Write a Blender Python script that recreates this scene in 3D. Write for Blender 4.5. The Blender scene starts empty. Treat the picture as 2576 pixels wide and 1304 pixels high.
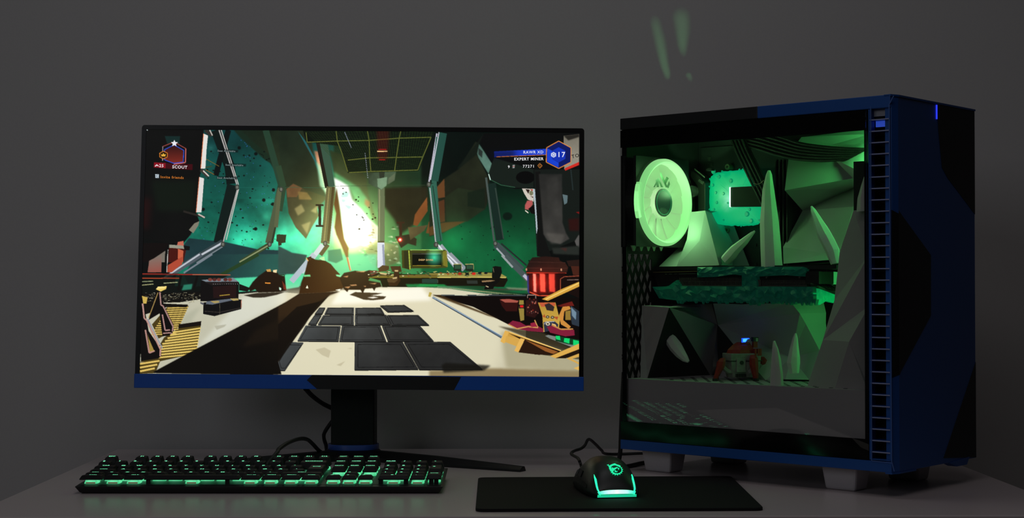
import bpy, bmesh, math, random
import numpy as np
from mathutils import Vector, Matrix

# ---------------------------------------------------------------- camera, light, exposure
sc = bpy.context.scene
COL = sc.collection
FPX, CX, CY = 3878.0, 1288.0, 652.0            # focal length in pixels of the 2576 x 1304 frame
PITCH = math.atan((715 - CY) / FPX)
YAW = math.radians(-0.75)
DESK = 0.74                                    # desk top height
CAM_H = 0.247                                  # camera height above the desk top

def lin(c):
    c = c / 255.0
    return c / 12.92 if c <= 0.04045 else ((c + 0.055) / 1.055) ** 2.4
def rgb(c):
    return (lin(c[0]), lin(c[1]), lin(c[2]), 1.0)

cam = bpy.data.cameras.new('camera')
cam.sensor_width = 36.0
cam.lens = 36.0 * FPX / 2576.0
cam.clip_start = 0.05
cam_o = bpy.data.objects.new('camera', cam)
cam_o.location = (0, 0, DESK + CAM_H)
cam_o.rotation_euler = (math.pi / 2 + PITCH, 0, YAW)
COL.objects.link(cam_o)
sc.camera = cam_o

sc.view_settings.view_transform = 'Standard'
sc.view_settings.look = 'None'
sc.view_settings.gamma = 1.0
sc.view_settings.exposure = 0.0
sc.view_settings.use_curve_mapping = False
sc.cycles.max_bounces = 8
sc.cycles.diffuse_bounces = 4
sc.cycles.glossy_bounces = 4
sc.cycles.transmission_bounces = 8
sc.cycles.transparent_max_bounces = 12
sc.cycles.sample_clamp_indirect = 4.0
sc.cycles.use_denoising = True
sc.cycles.caustics_reflective = False
sc.cycles.caustics_refractive = False

world = bpy.data.worlds.new('dim_room')
sc.world = world
world.use_nodes = True
bg = world.node_tree.nodes['Background']
bg.inputs[0].default_value = (0.95, 0.93, 1.0, 1)
bg.inputs[1].default_value = 0.004

def area(name, loc, target, size, energy, color, size_y=None):
    l = bpy.data.lights.new(name, 'AREA')
    l.energy = energy
    l.color = color
    l.size = size
    if size_y:
        l.shape = 'RECTANGLE'
        l.size_y = size_y
    o = bpy.data.objects.new(name, l)
    o.location = loc
    d = Vector(target) - Vector(loc)
    o.rotation_euler = d.to_track_quat('-Z', 'Y').to_euler()
    COL.objects.link(o)
    return o
area('window_daylight', (-1.9, -0.8, 1.95), (0.2, 1.95, 0.92), 1.3, 5.4, (0.88, 0.92, 1.0), 1.1)
area('ceiling_lamp', (0.05, 0.85, 2.15), (0.05, 0.851, 0.9), 1.0, 2.1, (0.99, 0.945, 0.955), 0.5)
area('wall_top_fill', (0.0, 1.9, 2.55), (0.0, 1.901, 0.9), 0.7, 1.32, (0.95, 0.96, 1.0), 0.4)  # added unseen fill that brightens the top of the wall

# ---------------------------------------------------------------- projection helpers (photo pixel -> point on a real plane)
CAM = Vector((0, 0, DESK + CAM_H))
RCAM = Matrix.Rotation(YAW, 3, 'Z') @ Matrix.Rotation(math.pi / 2 + PITCH, 3, 'X')
def ray(x, y):
    return RCAM @ Vector(((x - CX) / FPX, -(y - CY) / FPX, -1.0))
def onz(x, y, z=DESK):
    d = ray(x, y)
    return CAM + d * ((z - CAM.z) / d.z)
def ony(x, y, Y):
    d = ray(x, y)
    return CAM + d * ((Y - CAM.y) / d.y)

# ---------------------------------------------------------------- materials
MATS = {}
def M(name, color, rough=0.5, metal=0.0, emit=None, estr=1.0, bump=0.0, bscale=60.0, vary=0.0, spec=0.5,
      trans=0.0, alpha=1.0, sampling=True):
    if name in MATS:
        return MATS[name]
    m = bpy.data.materials.new(name)
    m.use_nodes = True
    nt = m.node_tree
    b = nt.nodes['Principled BSDF']
    b.inputs['Base Color'].default_value = rgb(color)
    b.inputs['Roughness'].default_value = rough
    b.inputs['Metallic'].default_value = metal
    b.inputs['Specular IOR Level'].default_value = spec
    if trans:
        b.inputs['Transmission Weight'].default_value = trans
    if emit:
        b.inputs['Emission Color'].default_value = rgb(emit)
        b.inputs['Emission Strength'].default_value = estr
    if bump or vary:
        tc = nt.nodes.new('ShaderNodeTexCoord')
        n = nt.nodes.new('ShaderNodeTexNoise')
        n.inputs['Scale'].default_value = bscale
        n.inputs['Detail'].default_value = 5
        nt.links.new(tc.outputs['Object'], n.inputs['Vector'])
        if bump:
            bp = nt.nodes.new('ShaderNodeBump')
            bp.inputs['Strength'].default_value = bump
            bp.inputs['Distance'].default_value = 0.002
            nt.links.new(n.outputs['Fac'], bp.inputs['Height'])
            nt.links.new(bp.outputs['Normal'], b.inputs['Normal'])
        if vary:
            mx = nt.nodes.new('ShaderNodeMix')
            mx.data_type = 'RGBA'
            lo = [c * (1 - vary) for c in color]
            hi = [min(255, c * (1 + vary)) for c in color]
            mx.inputs[6].default_value = rgb(lo)
            mx.inputs[7].default_value = rgb(hi)
            nt.links.new(n.outputs['Fac'], mx.inputs[0])
            nt.links.new(mx.outputs[2], b.inputs['Base Color'])
    if not sampling:
        m.cycles.emission_sampling = 'NONE'
    MATS[name] = m
    return m

def glow_mat(name, base, emit_near, emit_far, centre, radius, s_near, s_far, noise=0.3, nscale=40.0, rough=0.4, power=1.0):
    """a translucent diffuser lit by an LED behind it: strongest at the LED, weaker further off"""
    m = bpy.data.materials.new(name)
    m.use_nodes = True
    nt = m.node_tree
    N, Lk = nt.nodes, nt.links
    b = N['Principled BSDF']
    b.inputs['Base Color'].default_value = rgb(base)
    b.inputs['Roughness'].default_value = rough
    tc = N.new('ShaderNodeTexCoord')
    d = N.new('ShaderNodeVectorMath'); d.operation = 'DISTANCE'
    d.inputs[1].default_value = centre
    Lk.new(tc.outputs['Object'], d.inputs[0])
    ns = N.new('ShaderNodeTexNoise')
    ns.inputs['Scale'].default_value = nscale
    ns.inputs['Detail'].default_value = 3
    Lk.new(tc.outputs['Object'], ns.inputs['Vector'])
    dv = N.new('ShaderNodeMath'); dv.operation = 'DIVIDE'; dv.inputs[1].default_value = radius
    Lk.new(d.outputs['Value'], dv.inputs[0])
    nm = N.new('ShaderNodeMath'); nm.operation = 'MULTIPLY_ADD'
    nm.inputs[1].default_value = noise * 2; nm.inputs[2].default_value = -noise
    Lk.new(ns.outputs['Fac'], nm.inputs[0])
    ad = N.new('ShaderNodeMath'); ad.operation = 'ADD'; ad.use_clamp = True
    Lk.new(dv.outputs[0], ad.inputs[0]); Lk.new(nm.outputs[0], ad.inputs[1])
    pw = N.new('ShaderNodeMath'); pw.operation = 'POWER'; pw.inputs[1].default_value = power
    Lk.new(ad.outputs[0], pw.inputs[0])
    mx = N.new('ShaderNodeMix'); mx.data_type = 'RGBA'
    mx.inputs[6].default_value = rgb(emit_near); mx.inputs[7].default_value = rgb(emit_far)
    Lk.new(pw.outputs[0], mx.inputs[0])
    Lk.new(mx.outputs[2], b.inputs['Emission Color'])
    ms = N.new('ShaderNodeMix'); ms.data_type = 'FLOAT'
    ms.inputs[2].default_value = s_near; ms.inputs[3].default_value = s_far
    Lk.new(pw.outputs[0], ms.inputs[0])
    Lk.new(ms.outputs[0], b.inputs['Emission Strength'])
    return m

def glass_mat(name, tint, refl=0.06):
    m = bpy.data.materials.new(name)
    m.use_nodes = True
    nt = m.node_tree
    N, Lk = nt.nodes, nt.links
    N.remove(N['Principled BSDF'])
    out = N['Material Output']
    tr = N.new('ShaderNodeBsdfTransparent'); tr.inputs[0].default_value = rgb(tint)
    gl = N.new('ShaderNodeBsdfGlossy'); gl.inputs['Roughness'].default_value = 0.012
    fr = N.new('ShaderNodeFresnel'); geo = N.new('ShaderNodeNewGeometry')
    io = N.new('ShaderNodeMix'); io.data_type = 'FLOAT'       # thin pane: the same reflectance on both of its faces
    io.inputs[2].default_value = 1.85; io.inputs[3].default_value = 1 / 1.85
    Lk.new(geo.outputs['Backfacing'], io.inputs[0]); Lk.new(io.outputs[0], fr.inputs['IOR'])
    mx = N.new('ShaderNodeMixShader')
    Lk.new(fr.outputs[0], mx.inputs[0]); Lk.new(tr.outputs[0], mx.inputs[1]); Lk.new(gl.outputs[0], mx.inputs[2])
    Lk.new(mx.outputs[0], out.inputs[0])
    return m

# ---------------------------------------------------------------- mesh building
class MB:
    def __init__(self):
        self.v, self.f = [], []
    def add(self, vs, fs):
        o = len(self.v)
        self.v += [tuple(p) for p in vs]
        self.f += [tuple(i + o for i in f) for f in fs]
        return self
    def box(self, x0, x1, y0, y1, z0, z1, mat=None):
        vs = [Vector((x, y, z)) for z in (z0, z1) for y in (y0, y1) for x in (x0, x1)]
        if mat: vs = [mat @ p for p in vs]
        return self.add(vs, [(0, 2, 3, 1), (4, 5, 7, 6), (0, 1, 5, 4), (2, 6, 7, 3), (0, 4, 6, 2), (1, 3, 7, 5)])
    def frustum(self, w0, d0, w1, d1, z0, z1, dx=0, dy=0, mat=None):
        vs = [Vector((sx * w0 / 2, sy * d0 / 2, z0)) for sy in (-1, 1) for sx in (-1, 1)]
        vs += [Vector((sx * w1 / 2 + dx, sy * d1 / 2 + dy, z1)) for sy in (-1, 1) for sx in (-1, 1)]
        if mat: vs = [mat @ p for p in vs]
        return self.add(vs, [(0, 2, 3, 1), (4, 5, 7, 6), (0, 1, 5, 4), (2, 6, 7, 3), (0, 4, 6, 2), (1, 3, 7, 5)])
    def prism(self, pts, off):
        """closed prism: a 3D polygon and its copy moved by off"""
        n = len(pts)
        off = Vector(off)
        vs = [Vector(p) for p in pts] + [Vector(p) + off for p in pts]
        fs = [tuple(range(n)), tuple(range(2 * n - 1, n - 1, -1))]
        fs += [(i, (i + 1) % n, n + (i + 1) % n, n + i) for i in range(n)]
        return self.add(vs, fs)
    def ringwall(self, outer, inner, off):
        """frame between two 3D loops of equal length, extruded by off"""
        n = len(outer); off = Vector(off)
        vs = [Vector(p) for p in outer] + [Vector(p) for p in inner]
        vs += [p + off for p in vs]
        fs = []
        for i in range(n):
            j = (i + 1) % n
            fs += [(i, j, n + j, n + i), (2 * n + i, 3 * n + i, 3 * n + j, 2 * n + j),
                   (i, 2 * n + i, 2 * n + j, j), (n + i, n + j, 3 * n + j, 3 * n + i)]
        return self.add(vs, fs)
    def rings(self, rings, cap=True):
        n = len(rings[0])
        vs = [p for r in rings for p in r]
        fs = []
        for k in range(len(rings) - 1):
            for i in range(n):
                j = (i + 1) % n
                fs.append((k * n + i, k * n + j, (k + 1) * n + j, (k + 1) * n + i))
        if cap:
            fs.append(tuple(range(n - 1, -1, -1)))
            fs.append(tuple((len(rings) - 1) * n + i for i in range(n)))
        return self.add(vs, fs)
    def tube(self, path, r, n=8, sub=6, flat=1.0):
        pts = spline([Vector(p) for p in path], sub)
        rr = []
        up = Vector((0.13, 0.21, 0.97))
        for i, p in enumerate(pts):
            t = (pts[min(i + 1, len(pts) - 1)] - pts[max(i - 1, 0)]).normalized()
            a = t.cross(up).normalized()
            b = a.cross(t).normalized()
            rad = r[min(int(i * len(r) / len(pts)), len(r) - 1)] if isinstance(r, (list, tuple)) else r
            rr.append([p + (a * math.cos(q) + b * math.sin(q) * flat) * rad for q in [2 * math.pi * k / n for k in range(n)]])
        return self.rings(rr)
    def cyl(self, c, axis, r, h, n=24, r2=None):
        c = Vector(c); axis = Vector(axis).normalized()
        a = axis.orthogonal().normalized(); b = axis.cross(a)
        r2 = r if r2 is None else r2
        ring = lambda cc, q: [cc + (a * math.cos(2 * math.pi * k / n) + b * math.sin(2 * math.pi * k / n)) * q for k in range(n)]
        return self.rings([ring(c, r), ring(c + axis * h, r2)])
    def obj(self, name, mat, parent=None, bevel=0.0, smooth=False, seg=2, angle=30):
        me = bpy.data.meshes.new(name)
        me.from_pydata(self.v, [], self.f)
        bm = bmesh.new(); bm.from_mesh(me)
        bmesh.ops.recalc_face_normals(bm, faces=bm.faces)
        if bevel:
            es = [e for e in bm.edges if len(e.link_faces) == 2 and e.calc_face_angle(0) > math.radians(angle)]
            bmesh.ops.bevel(bm, geom=es, offset=bevel, segments=seg, profile=0.5, affect='EDGES', clamp_overlap=True)
        if smooth:
            for f in bm.faces: f.smooth = True
            for e in bm.edges:
                if len(e.link_faces) == 2 and e.calc_face_angle(0) > math.radians(40): e.smooth = False
        bm.to_mesh(me); bm.free()
        me.materials.append(mat)
        return link(name, me, parent)

def link(name, data, parent=None):
    o = bpy.data.objects.new(name, data)
    COL.objects.link(o)
    if parent is not None: o.parent = parent
    return o
def spline(p, sub):
    if len(p) < 3 or sub <= 1: return p
    out = []
    q = [p[0] * 2 - p[1]] + p + [p[-1] * 2 - p[-2]]
    for i in range(1, len(q) - 2):
        for k in range(sub):
            t = k / sub
            a, b, c, d = q[i - 1], q[i], q[i + 1], q[i + 2]
            out.append(0.5 * ((2 * b) + (c - a) * t + (2 * a - 5 * b + 4 * c - d) * t * t + (3 * b - 3 * c + d - a) * t ** 3))
    out.append(p[-1])
    return out
def thing(name, label, cat, loc=(0, 0, 0), rotz=0.0, group=None):
    o = bpy.data.objects.new(name, None)
    o.empty_display_size = 0.02
    COL.objects.link(o)
    o.location = loc; o.rotation_euler = (0, 0, rotz)
    return tag(o, label, cat, group)
def tag(o, label, cat, group=None):
    o['label'] = label; o['category'] = cat
    if group: o['group'] = group
    return o
def struct(o):
    o['kind'] = 'structure'
    return o
def stuff(o):
    o['kind'] = 'stuff'
    return o
TEXTS = {}
def text_mesh(s, size=1.0, extrude=0.0, align='CENTER', offset=0.0, space=1.0):
    key = (s, size, extrude, align, offset, space)
    if key in TEXTS: return TEXTS[key]
    c = bpy.data.curves.new('lettering', 'FONT')
    c.body = s; c.size = size; c.extrude = extrude; c.align_x = align; c.align_y = 'CENTER'
    c.offset = offset * size; c.resolution_u = 2; c.space_character = space
    o = bpy.data.objects.new('lettering', c)
    me = bpy.data.meshes.new_from_object(o)
    bpy.data.objects.remove(o)
    TEXTS[key] = me
    return me
def text(name, s, mat, parent, matrix, size, extrude=0.0, align='CENTER', offset=0.0, space=1.0):
    me = text_mesh(s, size, extrude, align, offset, space)
    me.name = name
    if not me.materials: me.materials.append(mat)
    o = link(name, me, parent)
    o.matrix_local = matrix
    return o
def smoothstep(a, b, x):
    t = min(1.0, max(0.0, (x - a) / (b - a)))
    return t * t * (3 - 2 * t)

# ---------------------------------------------------------------- setting
m_wall = M('painted_wall', (208, 205, 203), 0.9, bump=0.04, bscale=350, vary=0.015, spec=0.2)
struct(MB().box(-2.6, 2.6, 2.335, 2.42, 0, 2.9).obj('wall_back', m_wall))
struct(MB().box(-2.6, 2.6, -2.4, 2.42, -0.06, 0).obj('floor', M('floor_boards', (92, 72, 58), 0.5, vary=0.2, bscale=9)))

# ---------------------------------------------------------------- desk
desk = thing('desk', 'white laminate desk top standing against the grey wall', 'desk', (0.04, 1.97, 0))
m_desk = M('white_laminate', (208, 194, 195), 0.28, bump=0.02, bscale=500, spec=0.5)
MB().box(-0.6, 0.6, -0.328, 0.345, DESK - 0.034, DESK).obj('desk_top', m_desk, desk, bevel=0.0015)
for sx in (-0.56, 0.52):
    MB().box(sx, sx + 0.04, -0.27, 0.32, 0, DESK - 0.034).obj('side_panel', m_desk, desk, bevel=0.001)
MB().box(-0.52, 0.52, 0.29, 0.31, 0.3, DESK - 0.034).obj('back_panel', m_desk, desk)

# ---------------------------------------------------------------- monitor
SWD, SHT = 0.5975, 0.3361                      # visible picture of a 27 inch panel
PC_ = Vector((-0.1788, 2.1143, 1.0303))
PR = Matrix.Rotation(-0.0094, 3, 'Z') @ Matrix.Rotation(-0.0701, 3, 'X') @ Matrix.Rotation(0.0075, 3, 'Y')
mon = thing('monitor', 'wide flat monitor with blue chin showing a bright space hangar scene', 'monitor', (-0.19, 2.19, DESK))
PM = Matrix.Translation(PC_ - mon.location) @ PR.to_4x4()
m_black = M('black_plastic', (17, 17, 18), 0.45, bump=0.05, bscale=900, spec=0.4)
m_bezel = M('bezel_black', (9, 9, 10), 0.35, spec=0.4)
m_blue = M('blue_wrap', (30, 94, 205), 0.45, bump=0.03, bscale=600, spec=0.4)
m_darkwrap = M('charcoal_wrap', (34, 31, 33), 0.45, bump=0.03, bscale=600, spec=0.4)
def panel_part(mb, name, mat, parent=None, **k):
    o = mb.obj(name, mat, parent or mon, **k)
    o.matrix_local = PM if parent is None else Matrix.Identity(4)
    return o
hw, hh = SWD / 2, SHT / 2
bz = 0.0050
def rrect(x0, x1, z0, z1, r, y, n=5):
    out = []
    for cx, cz, a0 in ((x1 - r, z1 - r, 0), (x0 + r, z1 - r, 90), (x0 + r, z0 + r, 180), (x1 - r, z0 + r, 270)):
        for k in range(n):
            a = math.radians(a0 + 90 * k / (n - 1))
            out.append(Vector((cx + r * math.cos(a), y, cz + r * math.sin(a))))
    return out
fr = MB()
fr.ringwall(rrect(-hw - bz - .0012, hw + bz + .0012, -hh - .004, hh + bz + .0012, .004, -.0012),
            rrect(-hw - .0001, hw + .0001, -hh + .0002, hh + .0001, .0008, -.0012), (0, .0092, 0))
panel_part(fr, 'bezel', m_bezel)
bk = MB().box(-hw - bz, hw + bz, .002, .012, -hh - .003, hh + bz)
bk.frustum(.50, .26, .30, .16, 0, .028, mat=Matrix.Translation((0, .012, 0)) @ Matrix.Rotation(-math.pi / 2, 4, 'X'))
panel_part(bk, 'back_shell', m_black, bevel=.002)
ch = MB()
ch.prism([(-.3053, -.004, -hh), (.3053, -.004, -hh), (.3053, -.004, -hh - .0192), (-.3053, -.004, -hh - .0192)], (0, .018, 0))
chin = panel_part(ch, 'chin', m_blue, bevel=.0008)
def pxs(x, y):
    """photo pixel -> point (x, z) on the picture plane of the panel"""
    d = ray(x, y); n = PR @ Vector((0, 1, 0))
    p = CAM + d * ((PC_ - CAM).dot(n) / d.dot(n))
    q = PR.transposed() @ (p - PC_)
    return q.x, q.z
pp = [pxs(*p) for p in ((786, 944), (1160, 949), (1142, 987), (799, 981), (773, 957))]
pp = [(x, max(-hh - .0192, min(-hh - .0001, z))) for x, z in pp]
o = MB().prism([(x, -.0044, z) for x, z in pp], (0, .0008, 0)).obj('dark_patch', m_darkwrap, chin)
o['label'] = 'dark grey pointed patch in the middle of the blue chin'
# stand
zst = DESK
stand = MB()
stand.prism([(-.0305, -.014, 0), (.0305, -.014, 0), (.0325, .014, 0), (-.0325, .014, 0)], (0, 0, .24))
def w2m(p): return Vector(p) - mon.location
base_p = Vector((-.1955, 2.186, DESK))
o = stand.obj('stand_column', m_black, mon, bevel=.002); o.location = base_p - mon.location + Vector((0, 0, .016))
o = MB().box(-.05, .05, 0, .07, -.05, .05).obj('stand_mount', m_black, mon, bevel=.004)
o.location = base_p - mon.location + Vector((.0, -.038, .265))
collar = MB()
ell = lambda rx, ry, z: [Vector((rx * math.cos(a), ry * math.sin(a), z)) for a in [2 * math.pi * k / 40 for k in range(40)]]
collar.rings([ell(.0345, .026, .021), ell(.0360, .0275, .0215), ell(.0362, .0277, .0145), ell(.0352, .027, .013)])
o = collar.obj('stand_collar', M('blue_metal', (60, 92, 176), 0.22), mon, smooth=True)
o.location = base_p - mon.location
o['label'] = 'shiny blue ring at the foot of the stand column'
hub = MB()
hub.rings([ell(.046, .042, 0), ell(.045, .041, .006), ell(.036, .029, .014)])
o = hub.obj('stand_base', m_black, mon, smooth=True); o.location = base_p - mon.location
tipR = onz(1316, 1187); tipL = Vector((-.43, 2.03, DESK))
for tip in (tipR, tipL):
    a = Vector((base_p.x, base_p.y, DESK)); d = (tip - a); ln = d.length; d.normalize(); s = Vector((-d.y, d.x, 0))
    st = [(0.012, .020, .014), (.5, .0165, .0115), (1.0, .008, .0065)]
    rings_ = []
    for t, w_, h_ in st:
        c = a + d * ln * t - mon.location
        rings_.append([c - s * w_, c + s * w_, c + s * w_ * .55 + Vector((0, 0, h_)), c - s * w_ * .15 + Vector((0, 0, h_ * 1.05)), c - s * w_ + Vector((0, 0, h_ * .45))])
    MB().rings(rings_).obj('stand_leg', m_black, mon, bevel=.0008)
# two cords hanging from the monitor's back
m_cord = M('black_rubber', (14, 14, 15), 0.55)
yc = 2.262
o = MB().tube([ony(768, 978, 2.17), ony(785, 996, 2.19), ony(812, 1016, 2.21), ony(845, 1032, 2.22), ony(872, 1046, 2.225), ony(905, 1062, 2.228)], .0034).obj('cable', m_cord)
tag(o, 'thick black video cable hanging from the monitor and passing behind the stand column', 'cable', 'cables behind the monitor')
o = MB().tube([ony(898, 1000, 2.222), ony(880, 1022, 2.226), ony(858, 1037, 2.228), ony(836, 1060, 2.232), ony(817, 1088, 2.236), ony(815, 1103, 2.24), ony(820, 1120, 2.245), onz(826, 1140, DESK + .003), onz(860, 1141, DESK + .003)], .0028).obj('cable', m_cord)
tag(o, 'thin black cable bending down to the desk left of the stand column', 'cable', 'cables behind the monitor')

# ---------------------------------------------------------------- the picture on the screen, drawn as vertex colours
GW, GH, SS = 1000, 562, 2
RW, RH = GW * SS, GH * SS
IMG = np.zeros((RH, RW, 3), np.float32)
_n = PR @ Vector((0, 1, 0))
_rows = []
def scr(p):
    x, z = pxs(*p)
    return ((x + hw) / SWD * RW, (hh - z) / SHT * RH)
def K(ox, oy, s):
    return lambda *pts: [(ox + x / s, oy + y / s) for x, y in pts]
c1, c2, c3 = K(340, 300, 3.621), K(700, 310, 3.4325), K(1080, 310, 3.4325)
c4, c5, c6 = K(330, 640, 3.623), K(700, 640, 3.6225), K(1080, 640, 3.6225)
PXS = RW / 1095.0                              # raster pixels per photo pixel
def blur(m, r):
    r = int(round(r))
    if r < 1: return m
    for _ in range(2):
        for ax in (0, 1):
            p = np.pad(m, [(r + 1, r) if a == ax else (0, 0) for a in range(2)], mode='edge')
            c = np.cumsum(p, axis=ax, dtype=np.float64)
            n = m.shape[ax]
            hi = np.take(c, range(2 * r + 1, 2 * r + 1 + n), axis=ax); lo = np.take(c, range(0, n), axis=ax)
            m = ((hi - lo) / (2 * r + 1)).astype(np.float32)
    return m
def mask_poly(q, soft=0):
    q = np.array(q, np.float64)
    pad = int(soft * 3 + 3)
    x0, x1 = max(0, int(q[:, 0].min()) - pad), min(RW, int(q[:, 0].max()) + pad + 1)
    y0, y1 = max(0, int(q[:, 1].min()) - pad), min(RH, int(q[:, 1].max()) + pad + 1)
    if x1 <= x0 or y1 <= y0: return None
    xs = np.arange(x0, x1) + .5
    ys = (np.arange(y0, y1) + .5)[:, None]
    ins = np.zeros((y1 - y0, x1 - x0), bool)
    for i in range(len(q)):
        ax_, ay = q[i]; bx, by = q[(i + 1) % len(q)]
        if ay == by: continue
        c = ((ys >= min(ay, by)) & (ys < max(ay, by)))
        xi = ax_ + (ys - ay) / (by - ay) * (bx - ax_)
        ins ^= c & (xs[None, :] < xi)
    m = ins.astype(np.float32)
    if soft: m = blur(m, soft)
    return m, x0, x1, y0, y1
def comp(mk, color, alpha=1.0, grad=None, noise=0.0):
    if mk is None: return
    m, x0, x1, y0, y1 = mk
    col = np.array(color, np.float32)[None, None, :] / 255
    if grad:
        (p0, p1, cb) = grad
        (ax_, ay), (bx, by) = scr(p0), scr(p1)
        X_, Y_ = np.meshgrid(np.arange(x0, x1), np.arange(y0, y1))
        t = np.clip(((X_ - ax_) * (bx - ax_) + (Y_ - ay) * (by - ay)) / ((bx - ax_) ** 2 + (by - ay) ** 2), 0, 1)[..., None].astype(np.float32)
        col = col * (1 - t) + np.array(cb, np.float32)[None, None, :] / 255 * t
    if noise:
        col = col * (1 + noise * (NOI[y0:y1, x0:x1, None] - .5) * 2)
    a = (m * alpha)[..., None]
    IMG[y0:y1, x0:x1] = IMG[y0:y1, x0:x1] * (1 - a) + col * a
def P(pts, color, alpha=1.0, soft=0, grad=None, noise=0.0):
    comp(mask_poly([scr(p) for p in pts], soft), color, alpha, grad, noise)
def Ln(pts, w, color, alpha=1.0, soft=0, grad=None):
    """polyline of photo-pixel width w"""
    for a, b in zip(pts[:-1], pts[1:]):
        dx, dy = b[0] - a[0], b[1] - a[1]; l = math.hypot(dx, dy) or 1
        nx, ny = -dy / l * w / 2, dx / l * w / 2
        P([(a[0] + nx, a[1] + ny), (b[0] + nx, b[1] + ny), (b[0] - nx, b[1] - ny), (a[0] - nx, a[1] - ny)], color, alpha, soft, grad)
def El(c, rx, ry, color, alpha=1.0, soft=0, rot=0.0, n=20):
    cr, s_ = math.cos(rot), math.sin(rot)
    P([(c[0] + rx * math.cos(t) * cr - ry * math.sin(t) * s_, c[1] + rx * math.cos(t) * s_ + ry * math.sin(t) * cr) for t in [2 * math.pi * k / n for k in range(n)]], color, alpha, soft)
def Glow(c, r, color, amt, power=2.0, sq=1.0):
    (x, y) = scr(c); R_ = r * PXS
    x0, x1, y0, y1 = max(0, int(x - R_)), min(RW, int(x + R_)), max(0, int(y - R_)), min(RH, int(y + R_))
    X_, Y_ = np.meshgrid(np.arange(x0, x1), np.arange(y0, y1))
    t = np.clip(1 - np.sqrt((X_ - x) ** 2 + ((Y_ - y) * sq) ** 2) / R_, 0, 1) ** power * amt
    IMG[y0:y1, x0:x1] += t[..., None].astype(np.float32) * np.array(color, np.float32)[None, None, :] / 255
rng = np.random.default_rng(5)
def vnoise(cells, octs=4):
    out = np.zeros((RH, RW), np.float32); amp = 1.0; tot = 0
    for o_ in range(octs):
        cy, cx = max(2, int(cells * RH / RW)), cells
        g = rng.random((cy + 2, cx + 2)).astype(np.float32)
        yy = np.linspace(0, cy, RH); xx = np.linspace(0, cx, RW)
        yi = yy.astype(int); xi = xx.astype(int)
        fy = (yy - yi)[:, None]; fx = (xx - xi)[None, :]
        fy = fy * fy * (3 - 2 * fy); fx = fx * fx * (3 - 2 * fx)
        a = g[yi][:, xi]; b = g[yi][:, xi + 1]; c = g[yi + 1][:, xi]; d = g[yi + 1][:, xi + 1]
        out += amp * (a * (1 - fy) * (1 - fx) + b * (1 - fy) * fx + c * fy * (1 - fx) + d * fy * fx)
        tot += amp; amp *= .55; cells *= 2
    return out / tot
NOI = vnoise(14, 5)
rnd = random.Random(3)

IMG[:] = np.array((9, 11, 10), np.float32) / 255
# open space through the tall windows
P([(480, 322), (850, 322), (850, 720), (440, 720)], (15, 62, 62), 1, 0, ((600, 340), (620, 610), (22, 120, 96)), .35)
P([(840, 322), (1080, 322), (1080, 720), (840, 720)], (18, 40, 26), 1, 4, ((900, 450), (900, 640), (40, 120, 70)), .3)
P([(1060, 322), (1360, 322), (1360, 740), (1060, 740)], (6, 14, 11), 1, 4, ((1200, 440), (1200, 620), (16, 84, 48)), .3)
# glowing cloud
for x, y, r, a in ((640, 605, 60, .75), (600, 615, 60, .5), (690, 600, 50, .6), (672, 545, 22, .45), (735, 600, 80, .6), (800, 560, 80, .6), (770, 640, 80, .6), (720, 690, 60, .5), (560, 580, 60, .2)):
    Glow((x, y), r, (80, 225, 170), a * .62, 1.4, 1.15)
m_ = ((NOI - .5) * .5)[..., None]
x0_, y0_ = [int(v) for v in scr((490, 500))]; x1_, y1_ = [int(v) for v in scr((840, 700))]
IMG[y0_:y1_, x0_:x1_] *= 1 + m_[y0_:y1_, x0_:x1_] * 1.3
for k in range(70):
    x, y = rnd.uniform(505, 690), rnd.uniform(350, 640)
    El((x, y), .9, .9, (70, 120, 235), .8, 0, n=6)
# dark drifting wreck upper left and dark hull on the right
P(c1((900, 100), (1185, 100), (1376, 560), (1376, 640), (1230, 400), (1180, 370), (960, 170)), (22, 40, 28), 1, 2)
P([(600, 322), (780, 322), (800, 470), (822, 500), (790, 530), (742, 465), (706, 452), (690, 400), (640, 360)], (26, 40, 27), 1, 3, ((640, 330), (790, 500), (44, 48, 30)), .4)
P(c2((0, 60), (170, 70), (340, 400), (415, 640), (200, 560), (70, 580), (20, 420)), (28, 40, 28), 1, 2, None, .3)
P(c2((170, 70), (240, 160), (330, 330), (320, 340)), (30, 90, 96), 1)
for k in range(120):
    x, y = rnd.uniform(500, 700), rnd.uniform(380, 640)
    s_ = rnd.choice((1.1, 1.5, 2.2, 2.8))
    El((x, y), s_, s_ * .8, (8, 18, 16), .9, 0, n=7)
for p in c1((948, 262), (1100, 316), (620, 822), (1260, 645), (1172, 738), (1255, 775), (1098, 1000)):
    El(p, 4.5, 4.5, (8, 16, 14), 1, 1, n=9)
# tumbling rocks left of the light
P(c2((70, 570), (130, 520), (210, 560), (290, 660), (260, 680), (330, 720), (350, 800), (290, 900), (240, 1000), (150, 900), (90, 780), (70, 620)), (52, 50, 34), .95, 1, None, .5)
P(c2((70, 570), (130, 525), (205, 560), (160, 640), (80, 640)), (92, 66, 44), 1, 1, None, .5)
P(c2((170, 590), (250, 600), (292, 662), (180, 660)), (112, 92, 52), .9, 2, None, .5)
for q in (((140, 740), (200, 700), (230, 760), (170, 800)), ((280, 760), (340, 710), (330, 780)), ((200, 880), (280, 850), (250, 960))):
    P(c2(*q), (150, 140, 96), .6, 3)
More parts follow.
